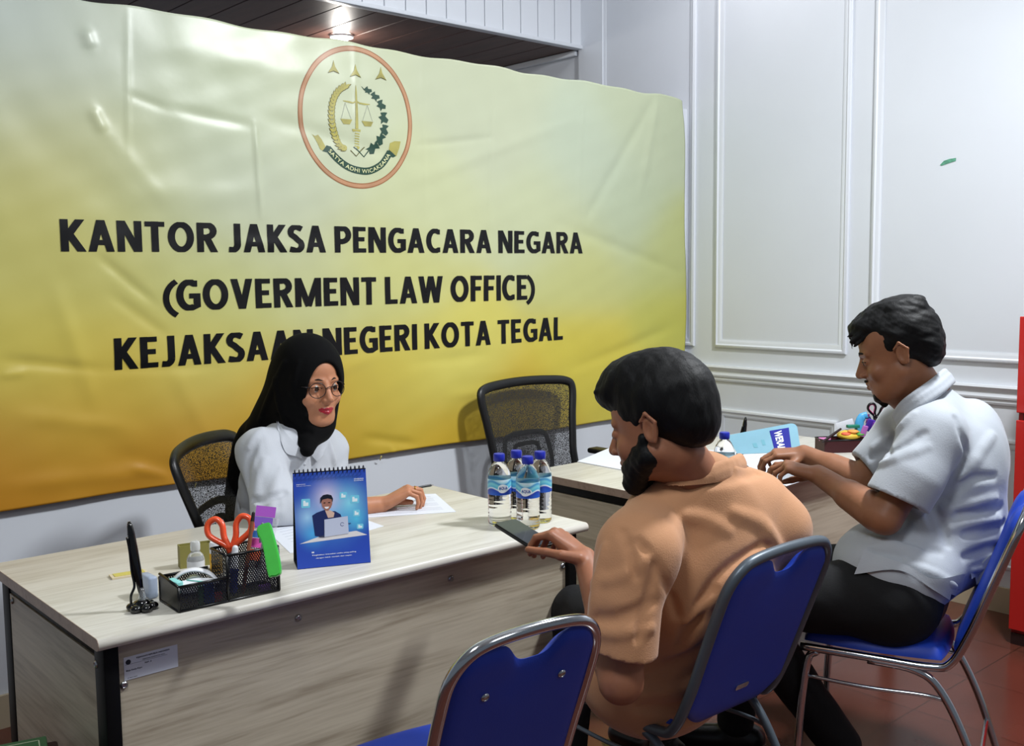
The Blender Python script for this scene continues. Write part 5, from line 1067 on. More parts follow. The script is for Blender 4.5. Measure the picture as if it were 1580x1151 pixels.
# ================================================================== SCULPTING WITH DISTANCE FIELDS
def axis_pts(lo, hi, h, fine=()):
    """grid coordinates from lo to hi with step h, finer inside the given (a, b, h2) spans"""
    out = [lo]
    while out[-1] < hi:
        x = out[-1]; s = h
        for a, b, h2 in fine:
            if a-.004 <= x <= b: s = min(s, h2)
        out.append(x+s)
    return np.array(out)
def smin(a, b, k):
    if k <= 0: return np.minimum(a, b)
    h_ = np.clip(.5+.5*(b-a)/k, 0, 1); return b*(1-h_)+a*h_-k*h_*(1-h_)
class Field:
    def __init__(s, lo, hi, h, fx=(), fy=(), fz=()):
        s.ax = [axis_pts(lo[0], hi[0], h, fx), axis_pts(lo[1], hi[1], h, fy), axis_pts(lo[2], hi[2], h, fz)]
        s.F = np.full([len(a) for a in s.ax], .3, np.float32)
    def sub(s, lo, hi):
        sl = []
        for a, l_, h_ in zip(s.ax, lo, hi):
            i = max(int(np.searchsorted(a, l_))-1, 0); j = min(int(np.searchsorted(a, h_))+1, len(a)); sl.append(slice(i, max(j, i)))
        return tuple(sl)
    def grid(s, sl):
        return np.meshgrid(*[a[q].astype(np.float32) for a, q in zip(s.ax, sl)], indexing='ij', sparse=True)
    def op(s, lo, hi, fn, k, mode='add', pad=.0):
        e = k+.03+pad; sl = s.sub(np.array(lo)-e, np.array(hi)+e)
        if any(q.stop <= q.start for q in sl): return
        x, y, z = s.grid(sl); d = fn(x, y, z).astype(np.float32)
        if mode == 'add': s.F[sl] = smin(s.F[sl], d, k)
        elif mode == 'cut': s.F[sl] = -smin(-s.F[sl], d, k)
        elif mode == 'and': raise ValueError
    def cap(s, p, q, r0, r1=None, k=.01, mode='add', fl=None):
        p = np.array(p, float); q = np.array(q, float); r1 = r0 if r1 is None else r1; R_ = max(r0, r1); d = q-p; L2 = float(d@d)+1e-12
        def fn(x, y, z):
            t = np.clip(((x-p[0])*d[0]+(y-p[1])*d[1]+(z-p[2])*d[2])/L2, 0, 1)
            return np.sqrt((x-p[0]-t*d[0])**2+(y-p[1]-t*d[1])**2+(z-p[2]-t*d[2])**2)-(r0+(r1-r0)*t)
        s.op(np.minimum(p, q)-R_, np.maximum(p, q)+R_, fn, k, mode)
    def chain(s, pts, rs, k=.01, mode='add'):
        P_ = [np.array(p, float) for p in pts]; R_ = max(rs); lo = np.min(P_, axis=0)-R_; hi = np.max(P_, axis=0)+R_
        def fn(x, y, z):
            best = None
            for i in range(len(P_)-1):
                p, q = P_[i], P_[i+1]; d = q-p; L2 = float(d@d)+1e-12; t = np.clip(((x-p[0])*d[0]+(y-p[1])*d[1]+(z-p[2])*d[2])/L2, 0, 1)
                v = np.sqrt((x-p[0]-t*d[0])**2+(y-p[1]-t*d[1])**2+(z-p[2]-t*d[2])**2)-(rs[i]+(rs[i+1]-rs[i])*t)
                best = v if best is None else np.minimum(best, v)
            return best
        s.op(lo, hi, fn, k, mode)
    def ell(s, c, r, M=None, k=.01, mode='add'):
        """ellipsoid, M rows = its axes in world"""
        c = np.array(c, float); r = np.array(r, float); M = np.eye(3) if M is None else np.array(M, float)
        def fn(x, y, z):
            X, Y, Z = x-c[0], y-c[1], z-c[2]
            u = [(X*M[i, 0]+Y*M[i, 1]+Z*M[i, 2]) for i in range(3)]
            k0 = np.sqrt(sum((u[i]/r[i])**2 for i in range(3))); k1 = np.sqrt(sum((u[i]/r[i]**2)**2 for i in range(3)))+1e-9
            return k0*(k0-1)/k1
        e = np.sqrt(((M*r[:, None])**2).sum(0)); s.op(c-e, c+e, fn, k, mode)
    def half(s, p, n, k=.004, box_=None):
        """keep only the side of the plane that n points away from"""
        p = np.array(p, float); n = np.array(n, float); n = n/np.linalg.norm(n)
        sl = s.sub(box_[0], box_[1]) if box_ is not None else tuple(slice(0, len(a)) for a in s.ax)
        x, y, z = s.grid(sl); d = ((x-p[0])*n[0]+(y-p[1])*n[1]+(z-p[2])*n[2]).astype(np.float32)
        s.F[sl] = -smin(-s.F[sl], -d, k)
    def noise(s, amp, freq, lo=None, hi=None, seed=0, stretch=(1, 1, 1)):
        sl = s.sub(lo, hi) if lo is not None else tuple(slice(0, len(a)) for a in s.ax)
        x, y, z = s.grid(sl); r_ = np.random.default_rng(seed); n = 0
        x = x*stretch[0]; y = y*stretch[1]; z = z*stretch[2]
        for o in range(4):
            v = r_.normal(size=(3, 3))*freq*(1.5**o)*.6; ph = r_.uniform(0, 6.28, 3)
            n = n+np.sin(x*v[0, 0]+y*v[0, 1]+z*v[0, 2]+ph[0]+1.3*np.sin(x*v[1, 0]+y*v[1, 1]+z*v[1, 2]+ph[1]))/(1.3**o)
        s.F[sl] += (amp*n).astype(np.float32)
    def sample(s, p):
        idx = []; fr = []
        for a, v in zip(s.ax, p):
            i = int(np.clip(np.searchsorted(a, v)-1, 0, len(a)-2)); idx.append(i); fr.append(min(max((v-a[i])/(a[i+1]-a[i]), 0), 1))
        i, j, k = idx; c = s.F[i:i+2, j:j+2, k:k+2]; c = c[0]*(1-fr[0])+c[1]*fr[0]; c = c[0]*(1-fr[1])+c[1]*fr[1]; return float(c[0]*(1-fr[2])+c[1]*fr[2])
    def cast(s, px, py, d0=1.4, d1=4.2):
        """first surface point met by the sight line of a photo pixel, or None"""
        v = ray(px, py); t = d0; lo = [a[0] for a in s.ax]; hi = [a[-1] for a in s.ax]
        while t < d1:
            p = CAM_C+v*t
            if all(lo[i] < p[i] < hi[i] for i in range(3)) and s.sample(p) <= 0: return p
            t += .003
        return None
    def folds(s, lines, k=.012):
        """cloth creases: lines of photo pixels laid onto the surface; depth>0 raises a ridge, <0 presses a groove"""
        todo = []
        for pts, r_, h_ in lines:
            q = [s.cast(*p) for p in smooth_path([(a, b) for a, b in pts], 4)]; q = [p for p in q if p is not None]
            run = []
            for p in q:
                if run and np.linalg.norm(p-run[-1]) > .035:
                    if len(run) > 2: todo.append((run, r_, h_))
                    run = []
                run.append(p)
            if len(run) > 2: todo.append((run, r_, h_))
        for q, r_, h_ in todo:
            n = len(q); v = np.mean([p-CAM_C for p in q], axis=0); v /= np.linalg.norm(v); pp_ = []; rr_ = []
            for i, p in enumerate(q):
                w = math.sin(math.pi*(i+.5)/n)**.5; rr_.append(r_*(.35+.65*w)); off = (r_*(.35+.65*w)-abs(h_)*w) if h_ > 0 else -(r_*(.35+.65*w)-abs(h_)*w)
                pp_.append(p+v*off)
            s.chain(pp_, rr_, k, 'add' if h_ > 0 else 'cut')
    def mesh(s, name):
        """naive surface nets"""
        F = s.F; S = F < 0; nx, ny, nz = F.shape
        def c8(A): return [A[i:nx-1+i, j:ny-1+j, k:nz-1+k] for i in (0, 1) for j in (0, 1) for k in (0, 1)]
        cs = c8(S); n_in = sum(c.astype(np.int8) for c in cs); act = (n_in > 0) & (n_in < 8)
        I, J, K_ = np.nonzero(act); vid = np.full(act.shape, -1, np.int64); vid[I, J, K_] = np.arange(len(I))
        acc = np.zeros((len(I), 3)); cnt = np.zeros(len(I)); X = s.ax
        off = [(0, 0, 0), (1, 0, 0), (0, 1, 0), (1, 1, 0), (0, 0, 1), (1, 0, 1), (0, 1, 1), (1, 1, 1)]
        for a in off:
            for d in range(3):
                if a[d]: continue
                b = list(a); b[d] = 1
                fa = F[I+a[0], J+a[1], K_+a[2]]; fb = F[I+b[0], J+b[1], K_+b[2]]; m = (fa < 0) != (fb < 0)
                t = np.where(m, fa/np.where(m, fa-fb, 1), 0)
                pa = np.stack([X[0][I+a[0]], X[1][J+a[1]], X[2][K_+a[2]]], 1); pb = np.stack([X[0][I+b[0]], X[1][J+b[1]], X[2][K_+b[2]]], 1)
                acc += np.where(m[:, None], pa+(pb-pa)*t[:, None], 0); cnt += m
        V_ = acc/cnt[:, None]; quads = []
        for d in range(3):
            e1, e2 = [(1, 2), (2, 0), (0, 1)][d]
            A = [slice(0, n) for n in F.shape]; Bq = list(A); A[d] = slice(0, F.shape[d]-1); Bq[d] = slice(1, F.shape[d])
            a = S[tuple(A)]; b = S[tuple(Bq)]; m = a != b
            m = m.copy()
            for e in (e1, e2):
                z_ = [slice(None)]*3; z_[e] = 0; m[tuple(z_)] = False; z_[e] = -1; m[tuple(z_)] = False
            g = np.array(np.nonzero(m)); fl_ = a[tuple(g)]
            def cell(o1, o2):
                c = g.copy(); c[e1] -= o1; c[e2] -= o2; return vid[tuple(c)]
            q = np.stack([cell(1, 1), cell(0, 1), cell(0, 0), cell(1, 0)], 1); q[~fl_] = q[~fl_][:, ::-1]; quads.append(q)
        Q = np.vstack(quads); Q = Q[(Q >= 0).all(1)]
        me = bpy.data.meshes.new(name); me.vertices.add(len(V_)); me.vertices.foreach_set('co', V_.astype(np.float32).ravel())
        me.loops.add(len(Q)*4); me.loops.foreach_set('vertex_index', Q.astype(np.int32).ravel())
        me.polygons.add(len(Q)); me.polygons.foreach_set('loop_start', np.arange(0, len(Q)*4, 4, dtype=np.int32)); me.polygons.foreach_set('loop_total', np.full(len(Q), 4, np.int32))
        me.polygons.foreach_set('use_smooth', np.ones(len(Q), bool)); me.update(calc_edges=True)
        # keep only the largest island(s)
        return me, V_, Q
def basis(fwd, up):
    """rows: right, forward, up of a head or hand frame"""
    f_ = np.array(fwd, float); f_ /= np.linalg.norm(f_); u_ = np.array(up, float); u_ -= f_*(u_@f_); u_ /= np.linalg.norm(u_); return np.array([np.cross(f_, u_), f_, u_])
def vdir(r_, f_, u_): return cr*r_+cf*f_+cu*u_      # direction given as right / away / up of the view
def parts_obj(name, fld, mats, parent, origin, pick=None):
    me, V_, Q = fld.mesh(name); o = np.array(origin)
    V2_ = (V_-o).astype(np.float32); me.vertices.foreach_set('co', V2_.ravel())
    for m in mats: me.materials.append(m)
    if pick is not None:
        cen = V_[Q].mean(1); me.polygons.foreach_set('material_index', pick(cen).astype(np.int32))
    me.update(); ob = bpy.data.objects.new(name, me); COL.objects.link(ob); ob.parent = parent; return ob
def skin_mat(name, col, lip=None):
    m = mat(name, col, .48, var=.10, vscale=30, bump=.10, bscale=500, sss=.12, spec=.4); return m
class Head:
    """a head in its own frame: x to its right, y forward, z up; origin between the ears; s = size"""
    def __init__(h, c, fwd, up, s=1.0): h.c = np.array(c, float); h.M = basis(fwd, up); h.s = s
    def w(h, x, y, z): return h.c+h.s*(x*h.M[0]+y*h.M[1]+z*h.M[2])
    def loc(h, A): return ((A-h.c)@h.M.T)/h.s
    def build(h, F, female=False, neck=None, wide=1.0, nose=1.0, full=0.0):
        s = h.s; w = h.w; M = h.M
        def E(c, r, k=.01, mode='add'): F.ell(w(*c), np.array(r)*s, M, k*s, mode)
        def C_(a, b, r0, r1=None, k=.008, mode='add'): F.cap(w(*a), w(*b), r0*s, (r0 if r1 is None else r1)*s, k*s, mode)
        E((0, -.012, .045), (.076*wide, .097, .086), .0); E((0, .030, .035), (.069*wide, .066, .066), .02)       # braincase, forehead
        E((0, .022, -.030), (.064*wide, .066, .078), .025)                                                  # mid face
        for q in (-1, 1):
            C_((q*.054*wide, .0, -.052), (q*.022, .066, -.096), .019, .017, .022)                            # jaw
            E((q*.036, .066, -.036), (.024+full, .020+full*.4, .024), .018)                               # cheek
            C_((q*.012, .093, .017), (q*.046, .078, .017), .0085 if not female else .006, .006, .012)         # brow ridge
        E((0, .074, -.098), (.022, .018, .017), .018)                                                     # chin
        E((0, .076, -.066), (.028, .018, .026), .015)                                                     # muzzle
        if full: E((0, .03, -.085), (.050, .045, .035), .03)
        for q in (-1, 1):
            E((q*.0305, .104, -.004), (.019, .014, .0125), .012, 'cut')                                     # eye sockets
            E((q*.0305, .0815, -.004), (.0165, .0135, .0125), .004)                                        # lids over the ball
            C_((q*.016, .0945, -.0045), (q*.044, .0885, -.0042), .0008, .0006, .003, 'cut')                  # lid opening
        C_((0, .084, .004), (0, .094, -.036), .0120, .0150, .010); E((0, .078, -.050), (.030, .0165, .022), .012)
        C_((0, .092, .008), (0, .1130+.004*(nose-1), -.034), .0078, .0104*nose, .008)                      # nose
        for q in (-1, 1):
            E((q*.0115*nose, .104, -.0385), (.0080*nose, .0095, .0070), .005); E((q*.0065, .108, -.0468), (.0035, .004, .003), .003, 'cut')
        # lips
        C_((-.021, .0905, -.0655), (0, .0985, -.0630), .0035, .0062, .004); C_((.021, .0905, -.0655), (0, .0985, -.0630), .0035, .0062, .004)
        C_((-.018, .0905, -.0720), (0, .0975, -.0735), .0040, .0074, .004); C_((.018, .0905, -.0720), (0, .0975, -.0735), .0040, .0074, .004)
        C_((-.024, .0945, -.0685), (0, .1040, -.0678), .0014, .0014, .002, 'cut'); C_((.024, .0945, -.0685), (0, .1040, -.0678), .0014, .0014, .002, 'cut')
        for q in (-1, 1):                                                                                 # ears
            E((q*.077*wide, -.010, -.006), (.0070, .0160, .028), .006); E((q*.085*wide, -.006, -.006), (.007, .0095, .018), .003, 'cut')
            C_((q*.085*wide, -.026, .006), (q*.084*wide, -.008, .026), .0035, .0038, .003); C_((q*.085*wide, -.026, .006), (q*.080*wide, -.016, -.030), .0035, .0045, .003)
            C_((q*.084*wide, -.008, .026), (q*.079*wide, .008, .012), .0036, .003, .003)
    def eyes(h, parent, origin, iris='#2a1810', q_=(-1, 1)):
        for q in q_:
            c = h.w(q*.0305, .0832, -.0042)-origin; M4 = Matrix.Translation(Vector(c)) @ Matrix(h.M.T).to_4x4()
            bm = B(); bmesh.ops.create_uvsphere(bm, u_segments=20, v_segments=14, radius=.0122*h.s, matrix=M4); e = obj('eye', bm, mat('eye_white', '#a8a29c', .25), parent, smooth=True)
            bm = B(); M5 = M4 @ Matrix.Translation((.0, .0100*h.s, -.0008)) @ Matrix.Rotation(math.radians(-90), 4, 'X')
            lathe(bm, [(0, .0030*h.s), (.0036*h.s, .0027*h.s), (.0066*h.s, .0010*h.s), (.0068*h.s, -.001)], seg=20); bmesh.ops.transform(bm, matrix=M5, verts=bm.verts); obj('iris', bm, mat('iris_'+iris.strip('#'), iris, .15), e, smooth=True)
def hand(F, wrist, M, s, curls, spread=None, thumb=None, side=1, fr=1.0, palm_t=.013, thumb_w=None):
    """hand in frame M (rows: toward the thumb side, finger direction, back of hand). curls: per finger (base, mid, tip) bends in degrees.
    side=+1 when the thumb lies on +x"""
    M = np.array(M); W_ = lambda x, y, z: np.array(wrist)+s*(x*M[0]+y*M[1]+z*M[2])
    R_ = lambda v: s*v
    # palm: four metacarpals
    kn = [(.030, .092, .002), (.010, .096, .005), (-.010, .091, .003), (-.028, .082, -.002)]
    for i, kk in enumerate(kn):
        F.cap(W_(kk[0]*.45, .012, 0), W_(*kk), R_(.015), R_(.0115 if i < 3 else .0105), .012*s)
    F.cap(W_(.012, .02, -.006), W_(.018, .06, -.008), R_(.013), R_(.010), .012*s)
    F.cap(W_(-.016, .02, -.006), W_(-.020, .065, -.006), R_(.013), R_(.010), .012*s)
    ln = [(.040, .025, .021), (.045, .029, .022), (.041, .027, .021), (.032, .020, .019)]; rs = [.0090, .0092, .0086, .0077]
    spread = spread or [6, 1, -4, -10]; tips = []
    for i in range(4):
        p = np.array(W_(*kn[i])); a = 0; az = math.radians(spread[i]); r0 = rs[i]*fr
        F.cap(p-M[1]*.004, p, R_(r0*1.12), R_(r0*1.15), .004*s)
        for j in range(3):
            a += math.radians(curls[i][j]); d = (M[0]*math.sin(az)+M[1]*math.cos(az))*math.cos(a)-M[2]*math.sin(a); q = p+d*ln[i][j]*s
            F.cap(p, q, R_(r0*(1.0-.07*j)), R_(r0*(.93-.08*j)), .003*s if j else .005*s); p = q
        tips.append(p)
    th = thumb or [(.020, .012, -.008), (.046, .040, -.016), (.056, .070, -.020), (.056, .094, -.022)]
    tw = thumb_w or [W_(*q) for q in th]
    F.cap(tw[0], tw[1], R_(.0150), R_(.0125), .012*s); F.cap(tw[1], tw[2], R_(.0112), R_(.0098), .005*s); F.cap(tw[2], tw[3], R_(.0100), R_(.0082), .004*s)
    tips.append(tw[3]); return tips
# ================================================================== PEOPLE
def sm(v, a, b): return np.clip((v-a)/(b-a), 0, 1)
cloth_w = mat('white_shirt_cloth', '#b9bdc4', .75, var=.03, vscale=10, bump=.25, bscale=260, sheen=.2)
cloth_w2 = mat('white_shirt_cloth_grey', '#adb3bb', .75, var=.03, vscale=10, bump=.25, bscale=260, sheen=.2)
cloth_t = mat('tan_shirt_cloth', '#c58f66', .8, var=.04, vscale=9, bump=.3, bscale=300, sheen=.2)
cloth_n = mat('dark_trousers', '#05060a', .85, bump=.2, bscale=250)
cloth_b = mat('black_headscarf', '#020203', .9, bump=.15, bscale=220, spec=.2)
hair_m = mat('black_hair', '#040405', .6, bump=.35, bscale=260, stretch=(1, 1, .35), spec=.3)
button_m = mat('shirt_button', '#b9bcc2', .3)

def leaf_on(name, S, inner, outer, m, parent, org_, off=.008, th=.004, n=6):
    """a flap of cloth lying on a garment, between two edges given as photo pixels"""
    a = smooth_path([(p[0], p[1]) for p in inner], n); b = smooth_path([(p[0], p[1]) for p in outer], n); rows = []
    for p, q in zip(a, b):
        row = []
        for t in np.linspace(0, 1, 5):
            c = S.cast(p[0]*(1-t)+q[0]*t, p[1]*(1-t)+q[1]*t)
            row.append(c)
        rows.append(row)
    good = [c for r_ in rows for c in r_ if c is not None]
    if not good: return None
    for r_ in rows:
        for k, c in enumerate(r_):
            if c is None: r_[k] = min(good, key=lambda g_: abs((g_-CAM_C)@cf-2) )*0+np.mean([g_ for g_ in r_ if g_ is not None] or [np.mean(good, axis=0)], axis=0)
    R_ = np.array(rows); D_ = np.linalg.norm(R_-CAM_C, axis=2); 
    for _ in range(6):
        Dp = np.pad(D_, 1, mode='edge'); D_ = (Dp[:-2, 1:-1]+Dp[2:, 1:-1]+Dp[1:-1, :-2]+Dp[1:-1, 2:]+4*D_)/8
    bm = B(); G = {}
    for i in range(R_.shape[0]):
        for j in range(5):
            v = R_[i, j]-CAM_C; v /= np.linalg.norm(v)
            for s_, o_ in ((0, off), (1, off-th)): G[s_, i, j] = bm.verts.new(CAM_C+v*(D_[i, j]-o_)-org_)
    N = R_.shape[0]-1
    for s_ in (0, 1):
        for i in range(N):
            for j in range(4): bm.faces.new([G[s_, i, j], G[s_, i+1, j], G[s_, i+1, j+1], G[s_, i, j+1]][::1 if s_ else -1])
    per = [(i, 0) for i in range(N)]+[(N, j) for j in range(4)]+[(i, 4) for i in range(N, 0, -1)]+[(0, j) for j in range(4, 0, -1)]
    for p, q in zip(per, per[1:]+per[:1]): bm.faces.new((G[0, p[0], p[1]], G[0, q[0], q[1]], G[1, q[0], q[1]], G[1, p[0], p[1]]))
    return obj(name, bm, m, parent, auto=60)
# ------------------------------------------------------------------ woman
def build_woman():
    sk = skin_mat('skin_woman', '#b87e5e'); lipm = mat('lipstick', '#9c1c2c', .3)
    hc = P(476, 591, 3.20); yaw = math.radians(43)
    Hd = Head(hc, vdir(math.sin(yaw), -math.cos(yaw), -.10), vdir(-.13, 0.03, 1), 1.07)
    org_ = np.array([1.62, 2.95, 0.0]); root = thing('person', 'woman in black headscarf, glasses and white shirt, seated writing at the near desk', 'person', org_)
    neck = P(464, 672, 3.22); Sr = P(402, 697, 3.10); Sl = P(506, 694, 3.38); Er = P(436, 792, 2.99); Wr = P(588, 779, 3.13); El = P(508, 800, 3.32); Wl = P(478, 805, 3.14)
    pel = np.array([1.62, 3.02, .56]); chest = P(446, 735, 3.26)
    F = Field((1.2, 2.45, .42), (2.15, 3.3, 1.32), .007, fx=((hc[0]-.12, hc[0]+.14, .0028), (1.80, 2.10, .003)), fy=((2.50, hc[1]+.10, .0030),), fz=((hc[2]-.15, hc[2]+.16, .0028), (.74, .86, .003)))
    F.ell(pel, (.16, .12, .12), None, 0); F.chain([pel, chest, neck], [.12, .10, .05], .05); F.cap(neck, hc-np.array([0, 0, .05]), .048, .052, .02); F.chain([Sr, neck, Sl], [.05, .055, .05], .03)
    F.chain([Sr, Er, Wr], [.045, .036, .026], .02); F.chain([Sl, El, Wl], [.045, .036, .028], .02)
    Hd.build(F, female=True, wide=.98, nose=.95, full=.004)
    # right hand, palm down over the form, curled round the pen
    Mh = basis(vdir(.78, .30, .42), vdir(-.45, -.15, .85)); Mh = np.array([-Mh[0], Mh[1], Mh[2]]) if (Mh[0]@cf) < 0 else Mh
    Wh = Wr+vdir(.006, .0, .002)
    hand(F, Wh, Mh, .95, [(28, 62, 30), (38, 58, 32), (46, 58, 30), (50, 52, 30)], [8, 2, -5, -12], [(.022, .014, -.010), (.044, .044, -.022), (.040, .072, -.036), (.030, .090, -.046)], fr=.95)
    Ml = basis(vdir(-.3, -.6, 0), vdir(0, 0, 1)); hand(F, Wl, Ml, .93, [(12, 20, 12)]*4)
    def pick(c):
        q = Hd.loc(c); return ((q[:, 1] > .086) & (q[:, 2] < -.0588+.10*np.abs(q[:, 0])*-1+.0) & (q[:, 2] > -.0815+.5*np.abs(q[:, 0])) & (np.abs(q[:, 0]) < .0235)).astype(int)
    body = parts_obj('body', F, [sk, lipm], root, org_, pick)
    Hd.eyes(body, org_)
    # brows
    for q in (-1, 1):
        bm = B(); tube(bm, [Vector(Hd.w(q*x, y, z)-org_) for x, y, z in ((.012, .0985, .0175), (.026, .0950, .0225), (.044, .0830, .0185))], [.0016, .0024, .0010], 8); obj('eyebrow', bm, hair_m, body, smooth=True)
        bm = B(); tube(bm, [Vector(Hd.w(q*x, y, z)-org_) for x, y, z in ((.014, .0945, -.004), (.030, .0975, .0015), (.046, .0870, -.002))], .0011, 8); obj('lash_line', bm, hair_m, body, smooth=True)
    # headscarf
    G = Field((1.15, 2.45, .62), (2.0, 3.35, 1.32), .0042)
    G.ell(Hd.w(0, -.006, .034), np.array([.099, .112, .112])*1.07, Hd.M, 0); G.cap(Hd.w(0, .004, -.01), Hd.w(0, -.004, -.11), .100, .086, .03)
    G.cap(Hd.w(0, .020, -.11), P(474, 694, 3.12), .055, .022, .03); G.cap(Hd.w(.02, -.05, -.06), P(398, 668, 3.27), .085, .030, .05); G.cap(Hd.w(-.03, -.05, -.08), P(496, 668, 3.36), .07, .03, .05)
    G.cap(Hd.w(0, -.07, .0), P(385, 690, 3.36), .075, .045, .06); G.chain([P(392, 676, 3.35), P(370, 710, 3.40), P(360, 760, 3.42), P(358, 830, 3.44)], [.05, .035, .028, .02], .04)
    G.ell(Hd.w(0, .142, -.028), np.array([.064, .130, .107])*1.05, Hd.M, .008, 'cut')
    G.folds([([(440, 560), (418, 610), (402, 650)], .010, .004), ([(470, 640), (452, 600), (462, 560)], .010, .003), ([(430, 640), (455, 662), (478, 668)], .010, -.004), ([(425, 585), (436, 640), (462, 685)], .008, .004), ([(372, 700), (362, 750), (360, 800)], .008, -.004)], .012)
    parts_obj('headscarf', G, [cloth_b], root, org_)
    # shirt
    S = Field((1.1, 2.45, .50), (2.05, 3.4, 1.10), .0050)
    ax_ = (Sl-Sr)/np.linalg.norm(Sl-Sr); Mt = np.array([ax_, np.cross([0, 0, 1], ax_), [0, 0, 1]])
    S.ell(chest+np.array([0, 0, .0]), (.175, .125, .19), Mt, 0); S.ell((pel+chest)/2, (.165, .13, .22), Mt, .06); S.ell(pel, (.19, .15, .13), Mt, .05)
    S.chain([Sr, neck-np.array([0, 0, .02]), Sl], [.058, .075, .058], .05)
    S.chain([Sr+vdir(-.004, 0, 0), Er+vdir(-.014, .01, -.002), Wr+(Er-Wr)*.30], [.070, .064, .046], .03); S.chain([Sl, El, Wl+(El-Wl)*.1], [.066, .055, .042], .03)
    S.cap(Er+vdir(-.030, 0, -.0), Er+vdir(.05, .02, -.0), .050, .046, .04)
    S.half((0, 0, .7535), (0, 0, -1), .004, ((1.1, 2.0, .3), (2.05, 2.80, .80)))
    cut_p = Wr+(Er-Wr)*.33; S.half(cut_p, (Wr-Er), .003, (np.minimum(cut_p, Wr)-.07, Wr+np.array([.10, .08, .1]))); S.cap(Wr, cut_p+(Er-Wr)*.12, .033, .036, .004, 'cut')
    S.folds([([(395, 680), (380, 720), (385, 780)], .012, -.005), ([(440, 700), (425, 750), (415, 800)], .014, .006), ([(410, 710), (398, 750), (400, 795)], .012, .006), ([(365, 700), (362, 750), (372, 800)], .012, -.005), ([(430, 660), (452, 700), (455, 740)], .010, .005), ([(490, 690), (482, 730)], .010, -.004), ([(505, 680), (515, 715)], .010, .004),
             ([(372, 760), (400, 772), (440, 760)], .011, -.005), ([(368, 790), (395, 796), (430, 790)], .009, .005), ([(420, 650), (400, 668), (384, 690)], .008, .003), ([(468, 705), (466, 760)], .004, .002)], .014)
    S.noise(.0010, 26, seed=3)
    sh = parts_obj('shirt', S, [cloth_w], root, org_)
    # collar leaves, placket, buttons
    leaf_on('collar', S, [(424, 640), (432, 655), (446, 674), (462, 690), (474, 699)], [(430, 668), (434, 682), (442, 699), (457, 704), (471, 709)], cloth_w, sh, org_, .010)
    leaf_on('collar', S, [(478, 700), (488, 688), (496, 672), (500, 658)], [(489, 712), (500, 700), (508, 682), (510, 666)], cloth_w, sh, org_, .010)
    for py in (716, 742):
        p = S.cast(470, py)
        if p is not None: bm = B(); ball(bm, Vector(p-org_-cf*.0005), .0048, 14); obj('button', bm, button_m, sh, smooth=True)
    # glasses
    g = thing('eyeglasses', 'thin dark-rimmed round eyeglasses worn by the woman in the headscarf', 'eyeglasses', Hd.w(0, .1, 0)); gl_o = Hd.w(0, .1, 0)
    def L_(x, y, z): return Vector(Hd.w(x, y, z)-gl_o)
    fr_m = mat('glasses_rim', '#1c1010', .3); lens = mat('glasses_lens', (1, 1, 1), .02, trans=1.0, ior=1.02, alpha=.12)
    for q in (-1, 1):
        ring_ = [L_(q*(.0335+.0245*math.cos(a)), .1085-.010*abs(.0335+.0245*math.cos(a))/.05, -.008+.0215*math.sin(a)) for a in np.linspace(0, 2*math.pi, 32, endpoint=False)]
        bm = B(); tube(bm, ring_, .0013, 8, closed=True); r_ = obj('rim', bm, fr_m, g, smooth=True)
        bm = B(); vs = [bm.verts.new(p) for p in ring_]; bm.faces.new(vs); obj('lens', bm, lens, r_)
        bm = B(); tube(bm, [L_(q*.058, .0985, .002), L_(q*.069, .078, .003), L_(q*.072, .066, .003)], .0014, 8); obj('temple', bm, fr_m, g, smooth=True)
    bm = B(); tube(bm, smooth_path([L_(-.0095, .1085, -.003), L_(0, .1115, .001), L_(.0095, .1085, -.003)], 4), .0013, 8); obj('bridge', bm, fr_m, g, smooth=True)
    # ring on the finger and the pen
    kn_ = Wh+.95*(.010*Mh[0]+.096*Mh[1]+.005*Mh[2]); d_ = Mh[1]*math.cos(math.radians(38))-Mh[2]*math.sin(math.radians(38)); cpt = kn_+d_*.022
    rg = thing('finger_ring', 'gold ring on the writing hand of the woman in the headscarf', 'ring', cpt)
    bm = B(); a1 = np.cross(d_, Mh[0]); a1 /= np.linalg.norm(a1); a0 = np.cross(a1, d_); tube(bm, [Vector((a0*math.cos(t)+a1*math.sin(t))*.0096) for t in np.linspace(0, 2*math.pi, 24, endpoint=False)], .0014, 8, closed=True); obj('band', bm, mat('gold', '#d8a93c', .22, metal=1.0), rg, smooth=True)
    stick('ballpoint_pen', 'thin black pen held in the fingers of the woman in the headscarf', 'pen', P(669, 748, 3.27), P(618, 757, 3.20), .0038, mat('pen_black', '#0b0b0c', .35), mat('pen_tip', '#b8babd', .3, metal=1.0), topf=.1)
build_woman()
